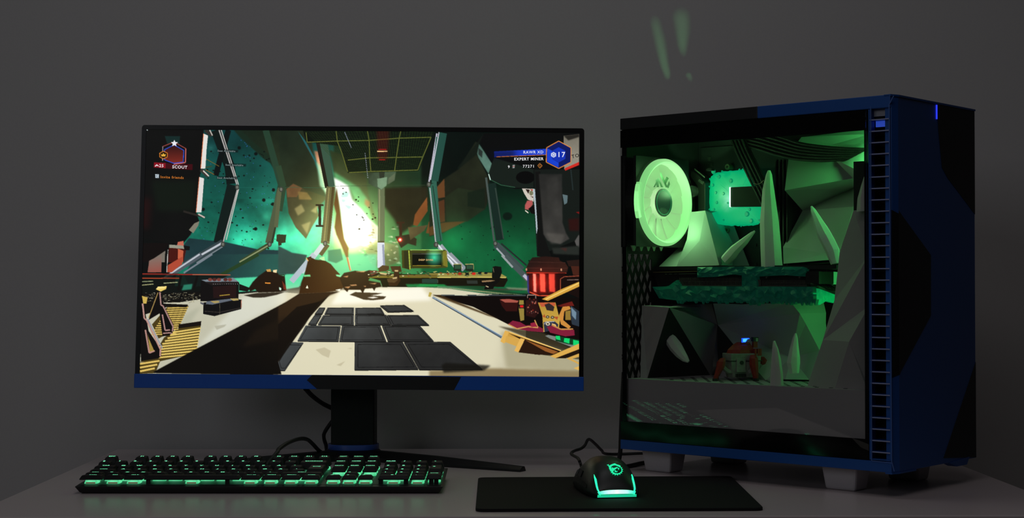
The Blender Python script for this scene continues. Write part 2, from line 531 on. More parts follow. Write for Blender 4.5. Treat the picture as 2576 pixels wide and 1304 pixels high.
# burning trail and sun
P(c2((310, 240), (345, 245), (430, 560), (420, 640), (385, 520), (350, 400)), (190, 128, 96), .9, 3, None, .7)
P(c2((330, 330), (375, 380), (420, 520), (425, 620), (360, 540)), (170, 240, 200), .7, 4)
P(c2((440, 230), (620, 300), (760, 470), (780, 620), (860, 880), (600, 560), (480, 420)), (30, 42, 26), .95, 4, None, .5)
P(c2((480, 420), (560, 470), (700, 560), (770, 660), (800, 800), (860, 880), (720, 760), (610, 560), (490, 480)), (52, 130, 84), .85, 5, None, .5)
Glow((878, 585), 330, (205, 150, 60), .50, 2.6)
Glow((870, 560), 170, (140, 225, 160), .62, 1.7)
P(c2((480, 470), (540, 500), (605, 540), (640, 660), (720, 740), (790, 830), (860, 900), (860, 1010), (740, 1060), (640, 1010), (560, 880), (520, 680), (490, 560)), (240, 255, 244), 1, 4)
for q in (((560, 590), (610, 600), (600, 640), (540, 640)), ((560, 700), (640, 720), (610, 750)), ((600, 790), (680, 800), (650, 830)), ((540, 655), (590, 665), (560, 690))):
    P(c2(*q), (150, 240, 225), .55, 4)
P(c2((750, 650), (790, 680), (785, 740), (745, 700)), (190, 140, 90), .8, 4)
P(c2((690, 800), (760, 820), (858, 900), (858, 1030), (760, 1080), (690, 1010)), (252, 240, 190), .9, 5, None, .35)
P(c2((740, 1070), (860, 1020), (1040, 1050), (1050, 1200), (930, 1240), (820, 1240), (780, 1180)), (128, 128, 84), .75, 4, None, .9)
for k in range(70):
    x, y = c2((rnd.uniform(700, 1050), rnd.uniform(880, 1230)))[0]
    w_, h_ = rnd.uniform(3, 9), rnd.uniform(1.5, 4)
    P([(x - w_, y), (x, y - h_), (x + w_ * .7, y + h_ * .3), (x, y + h_ * .6)], rnd.choice(((255, 250, 210), (230, 215, 150), (60, 60, 34), (200, 235, 190))), .5, 1)
Glow((884, 588), 58, (255, 246, 200), 1.0, 1.1)
for k in range(14):
    El(c2((rnd.uniform(500, 850), rnd.uniform(560, 840)))[0], 2, 1.7, (30, 40, 26), .85, 0, n=7)
for p in c2((838, 818), (815, 830), (700, 915), (672, 662)): El(p, 2.6, 2.2, (36, 34, 22), .9)
# right-hand drifting hull, orange in the light
P(c2((915, 560), (1290, 545), (1300, 700), (1170, 880), (1060, 960), (1000, 830), (915, 720)), (34, 30, 19), .9, 6, None, .3)
P(c2((1285, 640), (1290, 760), (1200, 890), (1165, 880), (1180, 790)), (122, 72, 36), 1, 1, None, .25)
P(c2((1300, 850), (1340, 870), (1340, 960), (1275, 950)), (108, 66, 34), 1, 1, None, .25)
P(c3((60, 560), (130, 480), (250, 400), (400, 160), (430, 175), (410, 270), (520, 490), (500, 700), (480, 745), (330, 830), (120, 950), (0, 980), (0, 800)), (30, 34, 23), 1, 2, None, .4)
P(c3((60, 560), (130, 480), (135, 640), (75, 650)), (98, 62, 34), 1, 1)
P(c3((75, 680), (130, 660), (135, 850), (90, 860)), (78, 48, 28), 1, 1)
P(c3((0, 900), (110, 860), (330, 840), (130, 940), (0, 975)), (96, 58, 30), .8, 2)
P(c3((135, 640), (250, 560), (470, 600), (480, 740), (330, 850), (150, 850)), (34, 44, 28), 1, 2, None, .35)
P(c3((330, 600), (480, 560), (480, 740), (330, 720)), (18, 30, 20), .8, 2)
for k in range(26):
    x, y = c3((rnd.uniform(230, 900), rnd.uniform(780, 1200)))[0]
    s_ = rnd.choice((1, 1.3, 2))
    El((x, y), s_, s_, (6, 20, 14), .9, 0, n=7)
El(c3((675, 805))[0], 12, 10, (10, 26, 18), 1, 2)
Glow(c3((200, 1000))[0], 90, (20, 160, 80), .28, 1.6)
# ledges beyond the glass
P(c1((490, 1085), (720, 1110), (820, 1120), (1110, 1185), (1376, 1200), (1376, 1304), (420, 1304), (440, 1150)), (28, 54, 58), 1, 1, None, .25)
P(c4((600, 0), (1414, 0), (1414, 215), (930, 220), (540, 310), (480, 190)), (30, 60, 62), 1, 1, ((560, 640), (700, 690), (34, 84, 76)), .2)
P(c2((0, 1060), (120, 1120), (250, 1140), (190, 1304), (0, 1304)), (46, 74, 70), 1, 2, None, .2)
P(c4((930, 220), (1180, 205), (1160, 330), (920, 350)), (80, 215, 165), 1, 2)
P(c5((0, 190), (240, 180), (190, 300), (70, 320)), (88, 220, 165), 1, 2)
P(c5((130, 190), (230, 120), (420, 30), (640, 0), (900, 0), (900, 150), (600, 200)), (96, 214, 160), .75, 5)
P(c2((430, 1100), (540, 1085), (560, 1180), (500, 1210), (430, 1190)), (60, 118, 88), .9, 2)
# window ribs
def rib(pts, w, dark, mid, hi, hw_=1.6, side=-1):
    Ln(pts, w, dark); 
    off = [(x + side * w * .28, y) for x, y in pts]
    Ln(off, hw_, hi)
    Ln([(x - side * w * .2, y) for x, y in pts], w * .3, mid, .8)
Ln(c1((735, 100), (860, 430), (880, 590)), 26, (12, 22, 20)); Ln(c1((885, 600), (760, 1130)), 26, (14, 26, 24))
Ln(c1((850, 100), (770, 380), (735, 515)), 14, (10, 16, 16))
Ln(c1((765, 100), (925, 590), (930, 650), (800, 1130)), 3.2, (176, 172, 170)); Ln(c1((785, 100), (940, 590), (942, 640), (830, 1100)), 2.0, (210, 205, 200))
Ln(c1((800, 1120), (450, 1330)), 15, (52, 66, 70)); Ln(c1((790, 1130), (440, 1330)), 5, (190, 196, 204)); Ln(c1((800, 1160), (560, 1310)), 3, (120, 130, 136))
Ln(c4((640, 0), (320, 215)), 12, (80, 90, 98)); Ln(c4((625, 0), (300, 215)), 4, (190, 196, 204)); Ln(c4((740, 0), (480, 170)), 4, (120, 130, 140))
Ln(c1((1190, 100), (1330, 600), (1320, 640), (1220, 1130)), 16, (36, 62, 46)); Ln(c1((1320, 640), (1210, 1130)), 14, (72, 84, 62)); Ln(c1((1345, 640), (1250, 1130)), 4, (44, 50, 36))
Ln(c1((1225, 1140), (960, 1304)), 11, (52, 68, 40)); Ln(c1((1215, 1150), (950, 1304)), 3, (140, 150, 110)); Ln(c4((1160, 0), (820, 190)), 9, (36, 62, 34))
Ln(c2((0, 370), (45, 550), (10, 760)), 15, (42, 66, 46)); Ln(c2((15, 560), (-20, 900)), 10, (84, 92, 66))
Ln(c2((390, 160), (455, 550)), 20, (52, 82, 66)); Ln(c2((340, 160), (420, 560)), 9, (26, 24, 18)); Ln(c2((455, 550), (405, 1040)), 22, (96, 96, 62)); Ln(c2((475, 550), (430, 1020)), 6, (70, 62, 36)); Ln(c2((440, 560), (395, 1030)), 3, (136, 130, 84))
Ln(c2((385, 1050), (200, 1290)), 12, (190, 205, 215)); Ln(c5((330, 0), (120, 250)), 14, (170, 185, 200)); Ln(c2((430, 1050), (365, 1140)), 10, (80, 74, 46))
Ln(c2((890, 560), (890, 1030)), 17, (92, 106, 78)); Ln(c2((875, 570), (872, 1030)), 3, (130, 140, 104)); Ln(c2((886, 1030), (888, 1250)), 18, (196, 204, 225)); Ln(c2((905, 1050), (915, 1240)), 5, (130, 140, 170))
Ln(c2((860, 1025), (915, 1025)), 4, (70, 70, 46))
Ln(c2((1370, 90), (1300, 520), (1310, 560), (1365, 1040)), 4, (182, 180, 196)); Ln(c2((1385, 120), (1345, 520), (1350, 560), (1385, 980)), 13, (44, 92, 78))
Ln(c3((85, 80), (10, 490)), 3, (200, 200, 214)); Ln(c3((120, 85), (45, 500)), 19, (34, 76, 66)); Ln(c3((20, 530), (85, 1020)), 18, (44, 96, 80)); Ln(c3((5, 560), (55, 1030)), 3, (170, 172, 176)); Ln(c3((30, 540), (100, 1020)), 2, (26, 48, 40))
Ln(c3((90, 1060), (260, 1270)), 15, (150, 158, 168)); Ln(c3((75, 1050), (230, 1250)), 4, (226, 230, 238)); Ln(c6((180, 0), (320, 140)), 14, (140, 148, 156)); Ln(c6((165, 0), (300, 130)), 4, (215, 220, 228))
Ln(c3((490, 470), (560, 1020)), 5, (72, 84, 80)); Ln(c3((540, 520), (610, 1010)), 20, (22, 40, 34)); Ln(c3((570, 560), (640, 1000)), 3, (50, 66, 58))
Ln(c3((575, 1050), (800, 1270)), 17, (62, 76, 76)); Ln(c3((580, 1080), (730, 1240)), 4, (160, 168, 172)); Ln(c3((620, 1040), (840, 1230)), 4, (34, 44, 42)); Ln(c6((690, 20), (900, 230)), 14, (70, 84, 84)); Ln(c6((660, 10), (760, 120)), 5, (150, 158, 160))
Ln(c6((860, 190), (900, 230)), 8, (170, 180, 200))
for p in c1((930, 620), (800, 1140), (1330, 640), (1225, 1140)) + c2((1300, 530), (1360, 1050), (405, 1040)) + c3((570, 1040), (60, 1050)):
    El(p, 5.5, 7, (56, 60, 54)); El(p, 3, 4, (120, 124, 116), .8)
Ln(c2((60, 555), (420, 560)), 1, (50, 96, 70), .8); Ln(c2((490, 545), (1300, 535)), 1, (50, 66, 46), .8); Ln(c1((940, 622), (1300, 628)), 1, (30, 100, 90), .8)
# I-shaped girders floating outside
for cx_, y0, y1, w_, col in ((358, 700, 895, 34, (40, 36, 24)), (1056, 852, 1010, 34, (50, 34, 22))):
    Ln(c2((cx_ - w_, y0 + 8), (cx_ + w_, y0 + 8)), 4.5, col); Ln(c2((cx_, y0), (cx_ + 2, y1)), 7, col); Ln(c2((cx_ - w_, y1 - 6), (cx_ + w_, y1 - 6)), 5, col)
P(c2((1010, 980), (1130, 960), (1195, 1000), (1190, 1060), (1120, 1040), (1060, 1080), (1040, 1040)), (46, 44, 28), 1, 1)
P(c2((1120, 900), (1160, 900), (1290, 880), (1260, 930), (1140, 1010)), (84, 76, 48), 1, 1, None, .5)
El(c2((1052, 1008))[0], 5.5, 5.5, (255, 60, 50)); El(c2((1052, 1008))[0], 3, 3, (255, 225, 205)); Glow(c2((1052, 1008))[0], 16, (255, 40, 30), .5)
# upright beam and drill standing in the light
P(c2((505, 560), (545, 840), (570, 1000), (608, 1080), (605, 1160), (585, 1160), (545, 1060), (500, 960), (485, 900), (500, 780), (480, 700)), (92, 62, 28), .95, 2, ((840, 480), (880, 640), (110, 74, 36)))
Ln(c2((595, 1160), (625, 1275)), 5, (176, 120, 72)); Ln(c2((605, 1160), (628, 1270)), 1.6, (240, 205, 160))
P(c2((0, 960), (70, 965), (62, 1030), (20, 1040), (18, 1060), (0, 1060)), (50, 50, 34))
P(c1((1290, 1050), (1370, 1060), (1370, 1125), (1335, 1130), (1335, 1150), (1310, 1150), (1310, 1125), (1285, 1110)), (48, 56, 36))
# ceiling grille
P(c2((215, 65), (1350, 65), (1345, 110), (1210, 415), (600, 430), (540, 200), (240, 160)), (8, 16, 10), 1, 1)
for k in range(46):
    t = k / 45.0
    a_ = c2((240 + t * 1090, 70))[0]; b_ = c2((590 + t * 620, 425))[0]
    Ln([a_, b_], .7, (44, 64, 26) if k < 10 else (48, 82, 36), .55)
for k in range(30):
    t = k / 29.0
    l_ = c2((225 + 370 * t, 75 + 345 * t))[0]; r_ = c2((1345 - 140 * t, 75 + 340 * t))[0]
    Ln([l_, r_], .7, (40, 62, 28), .5)
for q in (((250, 165), (510, 155), (780, 150), (1050, 130), (1320, 122)), ((600, 320), (790, 300), (1020, 297), (1250, 292)), ((610, 428), (800, 418), (1000, 412), (1205, 405)),
          ((770, 70), (785, 150), (790, 300), (800, 418)), ((1058, 70), (1045, 130), (1020, 297), (1005, 410)), ((1320, 122), (1245, 300), (1205, 405)), ((500, 70), (510, 155), (550, 260), (600, 420)), ((240, 80), (250, 165))):
    Ln(c2(*q), 2.6, (62, 74, 30)); Ln(c2(*q), .9, (128, 130, 62), .8)
P(c2((850, 70), (960, 70), (940, 320), (860, 320)), (110, 10, 14), .35, 6)
Ln(c2((855, 244), (942, 244)), 2.4, (245, 200, 140)); Ln(c2((865, 228), (935, 228)), 1.4, (190, 30, 30)); Ln(c2((870, 316), (925, 316)), 1.6, (190, 24, 24))
for k in range(14):
    El(c2((575 + 4.2 * k, 80 + 10 * k))[0], 1, 1, (190, 200, 235), .9, n=6); El(c2((750 + 1.8 * k, 262 + 16 * k))[0], 1, 1, (210, 215, 250), .9, n=6)
P(c2((780, 430), (1018, 418), (1005, 495), (940, 530), (890, 575), (850, 560), (780, 520)), (58, 76, 58), 1, 1, None, .6)
P(c2((855, 480), (940, 465), (935, 540), (890, 575), (858, 550)), (104, 134, 108), 1, 1, None, .4)
P(c2((870, 425), (920, 420), (915, 470), (875, 478)), (40, 48, 38), 1)
P(c2((950, 480), (1010, 430), (1003, 495), (950, 530)), (78, 90, 70), .9, 1, None, .6)
# left tower of the ship
P(c1((60, 95), (625, 95), (600, 450), (590, 520), (560, 860), (585, 930), (500, 1060), (440, 1130), (290, 1130), (60, 1080)), (12, 12, 11), 1, 1, None, .25)
P(c1((60, 720), (150, 720), (130, 1000), (60, 1000)), (44, 12, 12), .6, 14)
P(c1((150, 560), (560, 560), (540, 840), (200, 840)), (16, 26, 16), .7, 12)
P(c1((270, 155), (410, 155), (400, 250), (300, 250)), (18, 44, 42), .9, 1)
P(c1((624, 132), (664, 150), (652, 260), (640, 450), (596, 450)), (226, 224, 218)); Ln(c1((624, 132), (598, 450)), 1.5, (235, 130, 80))
P(c1((586, 528), (628, 540), (604, 850), (556, 850)), (222, 220, 216)); Ln(c1((585, 528), (556, 850)), 1.5, (220, 120, 80))
Ln(c1((640, 100), (700, 150)), 9, (46, 44, 40)); Ln(c1((680, 100), (705, 150)), 3, (190, 184, 176))
Ln(c1((600, 460), (665, 520)), 9, (60, 56, 50)); Ln(c1((620, 470), (672, 520)), 3, (215, 208, 200)); Ln(c1((440, 840), (635, 895)), 5, (40, 36, 32)); Ln(c1((575, 865), (635, 898)), 4, (190, 180, 170))
Ln(c1((650, 365), (765, 430)), 1.5, (120, 96, 40)); Ln(c1((640, 440), (700, 430)), 2, (70, 66, 30)); Ln(c1((640, 460), (720, 505)), 2, (120, 90, 40))
P(c1((585, 930), (575, 970), (530, 1040), (490, 1010), (540, 950)), (128, 124, 108))
P(c1((500, 1060), (530, 1040), (480, 1080)), (70, 70, 60))
Glow(c1((690, 260))[0], 20, (70, 110, 100), .25)
# red barrels and rail, far left
P(c1((60, 1130), (310, 1130), (240, 1250), (120, 1304), (60, 1304)), (16, 10, 9))
P(c1((275, 1200), (270, 1304), (120, 1304)), (120, 112, 102)); P(c4((165, 60), (280, 0), (275, 165), (150, 165)), (128, 112, 102), 1, 0, ((370, 650), (374, 685), (150, 84, 74)))
P(c1((310, 1160), (470, 1170), (440, 1304), (300, 1304)), (70, 20, 14)); P(c1((390, 1180), (440, 1200), (435, 1304), (390, 1304)), (196, 96, 66)); P(c4((335, 100), (470, 20), (465, 90), (370, 165), (330, 165)), (176, 74, 52))
P(c1((390, 1120), (440, 1110), (445, 1160), (380, 1160)), (196, 104, 84)); Ln(c1((310, 1158), (470, 1170)), 8, (150, 150, 134)); P(c1((440, 1150), (500, 1160), (495, 1195), (450, 1195)), (18, 16, 14))
Ln(c1((300, 1190), (295, 1304)), 1.5, (200, 196, 190)); Ln(c4((333, 0), (325, 165)), 1.5, (220, 216, 210))
P(c4((80, 170), (900, 185), (640, 330), (560, 360), (80, 360)), (14, 18, 15), .85); Ln(c4((100, 180), (905, 189)), 2.6, (150, 44, 34)); Ln(c4((560, 187), (905, 189)), 1.2, (200, 150, 110))
Ln(c4((100, 218), (440, 220)), 2.2, (176, 70, 40)); Ln(c4((100, 250), (200, 246)), 2, (150, 160, 120)); Ln(c4((100, 282), (205, 272)), 2, (170, 170, 120)); Ln(c4((295, 265), (425, 256)), 2, (160, 165, 120))
Ln(c4((455, 190), (430, 330)), 6, (14, 12, 10)); Ln(c4((605, 195), (570, 320)), 6, (14, 14, 12)); P(c4((480, 280), (560, 270), (550, 320), (460, 330)), (50, 150, 120), .8, 2)
# the pale hangar floor
flo = c4((100, 440), (440, 440), (640, 380), (1020, 360), (1414, 320)) + c5((0, 350), (80, 350), (200, 360), (560, 330), (950, 300), (1310, 300)) + c6((0, 305), (180, 315), (500, 360), (880, 375), (880, 900), (1365, 960), (1365, 1125), (0, 1125)) + c4((1414, 1105), (80, 1090))
P(flo, (196, 194, 172), 1, 0, ((760, 720), (900, 950), (206, 200, 172)), .05)
P([(700, 730), (1080, 720), (1200, 740), (1290, 790), (1240, 950), (700, 945)], (226, 220, 190), .8, 24)
P(c5((560, 330), (1310, 300), (1400, 420), (480, 460)), (250, 248, 234), .9, 8)
P(c4((1020, 380), (1414, 330), (1414, 430), (1000, 640), (600, 860)), (232, 236, 226), .5, 10)
P(c6((0, 1060), (560, 1040), (1365, 1060), (1365, 1125), (0, 1125)), (132, 112, 74), .85, 5)
P(c6((650, 700), (1365, 880), (1365, 1080), (700, 1040)), (150, 142, 108), .55, 10)
P(c4((480, 560), (640, 470), (520, 660), (440, 650)), (170, 172, 150), .6, 8)
for q in (((760, 655), (870, 640), (850, 662), (780, 690)),):
    P(c4(*q), (180, 178, 158), .9, 1)
for q in (((340, 870), (420, 850), (480, 880), (460, 945), (400, 920)), ((630, 860), (670, 852), (670, 865)), ((530, 1010), (610, 975), (570, 1020)), ((400, 1105), (440, 1095), (490, 1100), (495, 1108))):
    P(c5(*q), (196, 188, 158), .9, 1)
# hazard stripes
m1 = c4((330, 480), (525, 470), (440, 655), (420, 680), (250, 770), (190, 640)); m2 = c4((430, 675), (635, 650), (590, 905), (470, 930), (250, 980), (80, 985), (240, 860), (300, 760))
for q in (m1, m2, c4((80, 990), (270, 965), (220, 1085), (80, 1090))): P(q, (74, 60, 22))
for k in range(13):
    y = 488 + k * 20; x0_, x1_ = 330 - k * 12, 520 - k * 9
    Ln(c4((x0_, y + 4), (x1_, y - 4)), 3.0, (214, 184, 96))
for k in range(10):
    y = 690 + k * 26; x0_, x1_ = 380 - k * 24, 634 - k * 4
    Ln(c4((max(x0_, 200), y + 24), (x1_, y - 16)), 4.0, (226, 196, 104))
for k in range(3):
    Ln(c4((82, 1000 + k * 34), (260 - k * 22, 972 + k * 34)), 4.6, (222, 190, 100))
P(c4((435, 640), (640, 610), (636, 650), (430, 677)), (22, 16, 12)); P(c4((100, 440), (520, 460), (505, 485), (330, 480), (100, 560)), (18, 14, 11))
P(c4((100, 360), (640, 340), (630, 410), (440, 440), (100, 445)), (16, 14, 12), 1)
for k in range(150):
    x, y = rnd.uniform(120, 630), rnd.uniform(350, 440)
    P(c4((x, y), (x + rnd.uniform(4, 22), y - 1), (x + rnd.uniform(4, 22), y + 3), (x, y + 3)), rnd.choice(((190, 184, 150), (120, 110, 80), (225, 222, 190))), .75)
# folding trestles, left edge
P(c4((100, 380), (140, 590), (160, 700), (275, 870), (275, 930), (250, 950), (90, 975), (80, 700)), (13, 10, 9)); P(c4((100, 380), (150, 395), (140, 450), (110, 450)), (206, 176, 84))
Ln(c4((105, 450), (120, 585), (140, 600), (268, 870), (265, 930)), 4, (186, 142, 132)); Ln(c4((130, 690), (165, 900), (215, 880)), 4, (180, 136, 126)); Ln(c4((150, 590), (285, 860)), 3, (150, 150, 164))
P(c4((230, 330), (270, 345), (300, 470), (385, 640), (388, 700), (350, 740), (285, 750), (260, 540), (160, 600)), (13, 10, 9)); P(c4((225, 320), (300, 300), (325, 292), (318, 318), (270, 340)), (232, 202, 104)); P(c4((225, 320), (245, 296), (325, 292), (300, 312)), (250, 226, 140))
P(c4((150, 720), (160, 765), (210, 880), (170, 890)), (200, 170, 80), .8); Ln(c4((262, 345), (272, 465), (290, 470), (382, 660), (375, 705)), 3.4, (172, 132, 128)); Ln(c4((285, 550), (310, 695), (355, 690)), 3.4, (176, 134, 130)); Ln(c4((290, 722), (355, 716), (375, 725)), 3.2, (165, 128, 120)); Ln(c4((245, 350), (160, 580)), 2, (176, 146, 84))
# black chest and case
P(c4((635, 240), (960, 235), (985, 260), (978, 410), (860, 430), (630, 430)), (16, 13, 13)); P(c4((640, 235), (930, 215), (985, 255), (740, 275)), (120, 132, 142)); P(c4((660, 252), (970, 250), (975, 262), (740, 285)), (30, 24, 24)); P(c4((745, 295), (960, 280), (955, 395), (750, 400)), (34, 18, 18))
for k, x in enumerate((720, 760, 800, 860, 900)): El(c4((x, 232))[0], 5.5, 4, (86, 40, 36) if k % 2 else (120, 60, 52))
for k in range(12): El(c4((750 + 20 * k, 272))[0], .9, .9, (190, 190, 190), n=6)
Ln(c4((805, 378), (900, 368)), 1.8, (190, 160, 60)); P(c4((985, 270), (1090, 310), (1060, 340), (985, 330)), (20, 16, 15))
P(c4((660, 440), (940, 405), (1008, 415), (1005, 500), (760, 565), (655, 545)), (15, 14, 15)); P(c4((690, 430), (940, 402), (960, 412), (740, 460), (680, 455)), (96, 104, 116)); P(c4((720, 428), (800, 424), (805, 440), (760, 448)), (170, 150, 90)); P(c4((900, 405), (975, 402), (980, 420), (930, 425)), (176, 156, 96)); P(c4((630, 435), (665, 445), (660, 465), (630, 450)), (90, 92, 100))
Ln(c4((670, 520), (805, 530), (1000, 490)), 1.4, (60, 54, 50)); Ln(c4((808, 450), (808, 550)), 1.2, (80, 76, 60)); Ln(c4((1005, 420), (1002, 490)), 1.4, (190, 120, 100))
# machines on the floor, in shadow
P(c4((1025, 375), (1140, 355), (1400, 345), (1330, 370), (1210, 395), (1110, 395)), (40, 32, 24), .95, 1)
P(c4((1070, 310), (1110, 250), (1160, 200), (1230, 150), (1330, 165), (1350, 190), (1400, 200), (1414, 330), (1350, 345), (1160, 350), (1130, 320), (1085, 340)), (30, 20, 12), 1, 1); P(c4((1230, 140), (1270, 135), (1275, 160), (1240, 160)), (200, 150, 80)); P(c4((1295, 145), (1330, 140), (1325, 170), (1295, 165)), (240, 220, 170)); Ln(c4((1220, 262), (1270, 265)), 2.6, (235, 150, 60)); P(c4((1350, 300), (1370, 310), (1365, 330), (1350, 325)), (200, 240, 220)); P(c4((1375, 240), (1410, 290), (1414, 330), (1390, 320)), (110, 44, 30)); Ln(c4((1340, 190), (1400, 190), (1380, 235)), 1.8, (40, 30, 18))
# long shadow of the dome machine over the floor
P(c5((190, 360), (560, 340), (470, 370), (230, 640), (130, 800), (0, 975)) + c4((1370, 1095), (1240, 1100), (230, 1085), (200, 1075), (600, 860), (1414, 435)), (24, 18, 11), 1, 1, ((770, 770), (640, 930), (12, 9, 7)))
P(c5((0, 480), (200, 360), (560, 340), (480, 372), (0, 640)), (52, 36, 20), .8, 3)
P(c4((1130, 700), (1414, 560), (1414, 760), (1010, 850)), (30, 22, 14), .6, 8)
# deck plates
plates = [((20, 1060), (0, 985), (100, 800), (230, 805), (60, 1060)), ((695, 800), (1135, 800), (1278, 1050), (695, 1055)), ((175, 790), (250, 650), (570, 655), (550, 795)), ((580, 650), (930, 650), (985, 795), (555, 795)), ((945, 650), (1290, 650), (1420, 795), (1000, 793)),
          ((270, 640), (330, 555), (395, 556), (345, 645)), ((360, 640), (410, 555), (690, 555), (690, 645)), ((698, 555), (985, 552), (1030, 642), (698, 645)), ((990, 555), (1275, 553), (1378, 648), (1035, 648)),
          ((330, 548), (375, 486), (430, 486), (400, 548)), ((420, 545), (450, 486), (692, 486), (690, 547)), ((702, 488), (935, 486), (970, 547), (700, 548)), ((925, 466), (1150, 462), (1240, 520), (1000, 527))]
plates.append(None)
for k, q in enumerate(plates):
    pts = c5(*q) if q else [(1016, 861), (1132.5, 860), (1215, 930), (1055, 930.5)]
    P([(x, y + 2.2) for x, y in pts], (10, 10, 10)); 
    P(pts, (64, 68, 70), 1, 0, ((900, 770), (980, 930), (40, 40, 40)), .25)
    cxm = sum(p[0] for p in pts) / len(pts); cym = sum(p[1] for p in pts) / len(pts)
    inn = [(cxm + (x - cxm) * .88, cym + (y - cym) * .82) for x, y in pts]
    Ln(inn + [inn[0]], 1.2, (16, 16, 17))
P(c6((110, 1010), (150, 990), (560, 1015), (500, 1060), (130, 1080)), (20, 18, 14), .8, 4)
sh = c5((470, 372), (560, 340), (0, 340), (0, 975), (130, 800), (230, 640))
P(c5((380, 430), (240, 650), (130, 800), (0, 985), (0, 640), (170, 480)), (18, 13, 9), .93, 1)
# central machine, landed pod and their shadows
P(c5((650, 370), (700, 345), (950, 355), (900, 368), (840, 375), (985, 385), (960, 410), (860, 420), (780, 415), (700, 385)), (56, 44, 26), .95, 1); P(c5((810, 395), (870, 386), (915, 395), (860, 404)), (250, 248, 236), .9, 1)
P(c5((190, 360), (210, 260), (240, 180), (270, 60), (300, 30), (340, 50), (420, 55), (480, 90), (520, 140), (560, 180), (580, 230), (600, 300), (560, 330), (420, 350)), (46, 28, 11), 1, 1, ((780, 660), (830, 720), (62, 40, 18)))
P(c5((260, 30), (300, 20), (300, 50), (275, 60)), (60, 36, 20)); P(c5((370, 35), (420, 20), (425, 60), (400, 55)), (170, 255, 160)); P(c5((230, 190), (290, 185), (295, 205), (235, 205)), (120, 240, 160), .9, 1); P(c5((525, 185), (575, 190), (570, 210), (530, 200)), (130, 250, 180), .9, 1); P(c5((250, 310), (265, 282), (275, 312)), (240, 250, 220)); P(c5((520, 325), (570, 316), (560, 335)), (250, 250, 225)); Ln(c5((255, 35), (275, 62)), 2, (240, 170, 90))
P(c5((560, 220), (600, 170), (700, 150), (780, 160), (830, 145), (910, 160), (900, 190), (840, 210), (820, 240), (930, 260), (940, 295), (890, 305), (875, 335), (860, 310), (790, 315), (770, 360), (750, 325), (640, 325), (630, 345), (600, 320)), (40, 28, 15), 1, 1)
for q in (((590, 205), (640, 195), (630, 212)), ((650, 280), (710, 275), (720, 285), (670, 290)), ((830, 265), (900, 262), (880, 275)), ((700, 160), (800, 150), (780, 165)), ((600, 300), (660, 292), (640, 312)), ((775, 290), (800, 288), (795, 300))):
    P(c5(*q), (206, 150, 100), .85, 1)
P(c5((830, 150), (900, 150), (905, 190), (850, 195)), (90, 46, 36))
# control desk with small screens
P(c5((910, 170), (1130, 180), (1449, 185), (1449, 300), (1310, 300), (950, 300), (930, 240), (820, 210)), (26, 26, 12)); P(c6((0, 170), (560, 165), (700, 205), (715, 235), (680, 300), (400, 290), (0, 290)), (22, 20, 10))
P(c6((0, 175), (500, 165), (660, 180), (710, 210), (650, 215), (0, 212)), (150, 140, 70)); P(c5((900, 195), (1449, 182), (1449, 212), (1130, 215), (820, 215)), (110, 96, 40))
Ln(c6((0, 212), (560, 210), (700, 214)), 2.0, (220, 205, 110)); Ln(c5((820, 212), (1449, 212)), 1.6, (120, 110, 36))
for k in range(90):
    x, y = c6((rnd.uniform(-560, 470), rnd.uniform(152, 200)))[0]
    P([(x, y), (x + rnd.uniform(2, 7), y), (x + rnd.uniform(2, 7), y + 2), (x, y + 2)], rnd.choice(((200, 190, 110), (150, 40, 24), (40, 36, 18), (90, 96, 50), (230, 226, 190), (60, 90, 70))), .9)
El(c6((278, 178))[0], 5, 3.5, (214, 34, 24)); El(c6((405, 178))[0], 5, 3.5, (206, 40, 30)); P(c6((255, 170), (300, 168), (302, 188), (252, 190)), (60, 60, 30), .4)
for q in (((330, 170), (360, 168), (362, 190), (328, 190)),): P(c6(*q), (20, 30, 22))
for x in (460, 515): El(c6((x, 172))[0], 4.5, 2.6, (24, 26, 30)); 
P(c6((0, 230), (80, 232), (80, 262), (0, 262)), (60, 66, 56)); P(c6((340, 238), (440, 240), (440, 270), (345, 268)), (46, 52, 46)); P(c5((1310, 225), (1449, 225), (1449, 265), (1310, 262)), (36, 60, 50))
P(c5((1160, 272), (1449, 272), (1449, 298), (1180, 300)), (30, 140, 70), .8, 2); P(c6((-90, 272), (130, 275), (170, 292), (-120, 296)), (26, 140, 66), .9, 2)
for k in range(18): Ln(c6((-80 + k * 13, 274), (-84 + k * 13, 294)), .6, (70, 220, 120), .5)
P(c6((0, 300), (200, 308), (880, 372), (720, 368), (480, 345), (180, 310)), (150, 156, 112)); P(c6((180, 290), (470, 290), (640, 320), (880, 370), (700, 360), (480, 330)), (26, 62, 34), .8, 3)
P(c6((470, 318), (560, 310), (880, 318), (840, 332), (560, 328)), (60, 62, 48), .9, 2); P(c6((690, 300), (900, 310), (890, 330), (720, 318)), (140, 144, 118), .7, 2)
for x0_, x1_ in ((220, 292), (328, 402)):
    P(c6((x0_, 90), (x1_, 88), (x1_ + 2, 135), (x1_ - 6, 160), (x0_ + 2, 150)), (28, 40, 30)); Ln(c6((x0_, 92), (x1_, 90)), 2, (180, 176, 110)); Ln(c6((x1_, 92), (x1_ + 2, 140)), 1.6, (150, 146, 90)); P(c6((x0_ + 10, 100), (x1_ - 8, 99), (x1_ - 6, 132), (x0_ + 12, 134)), (44, 78, 56))
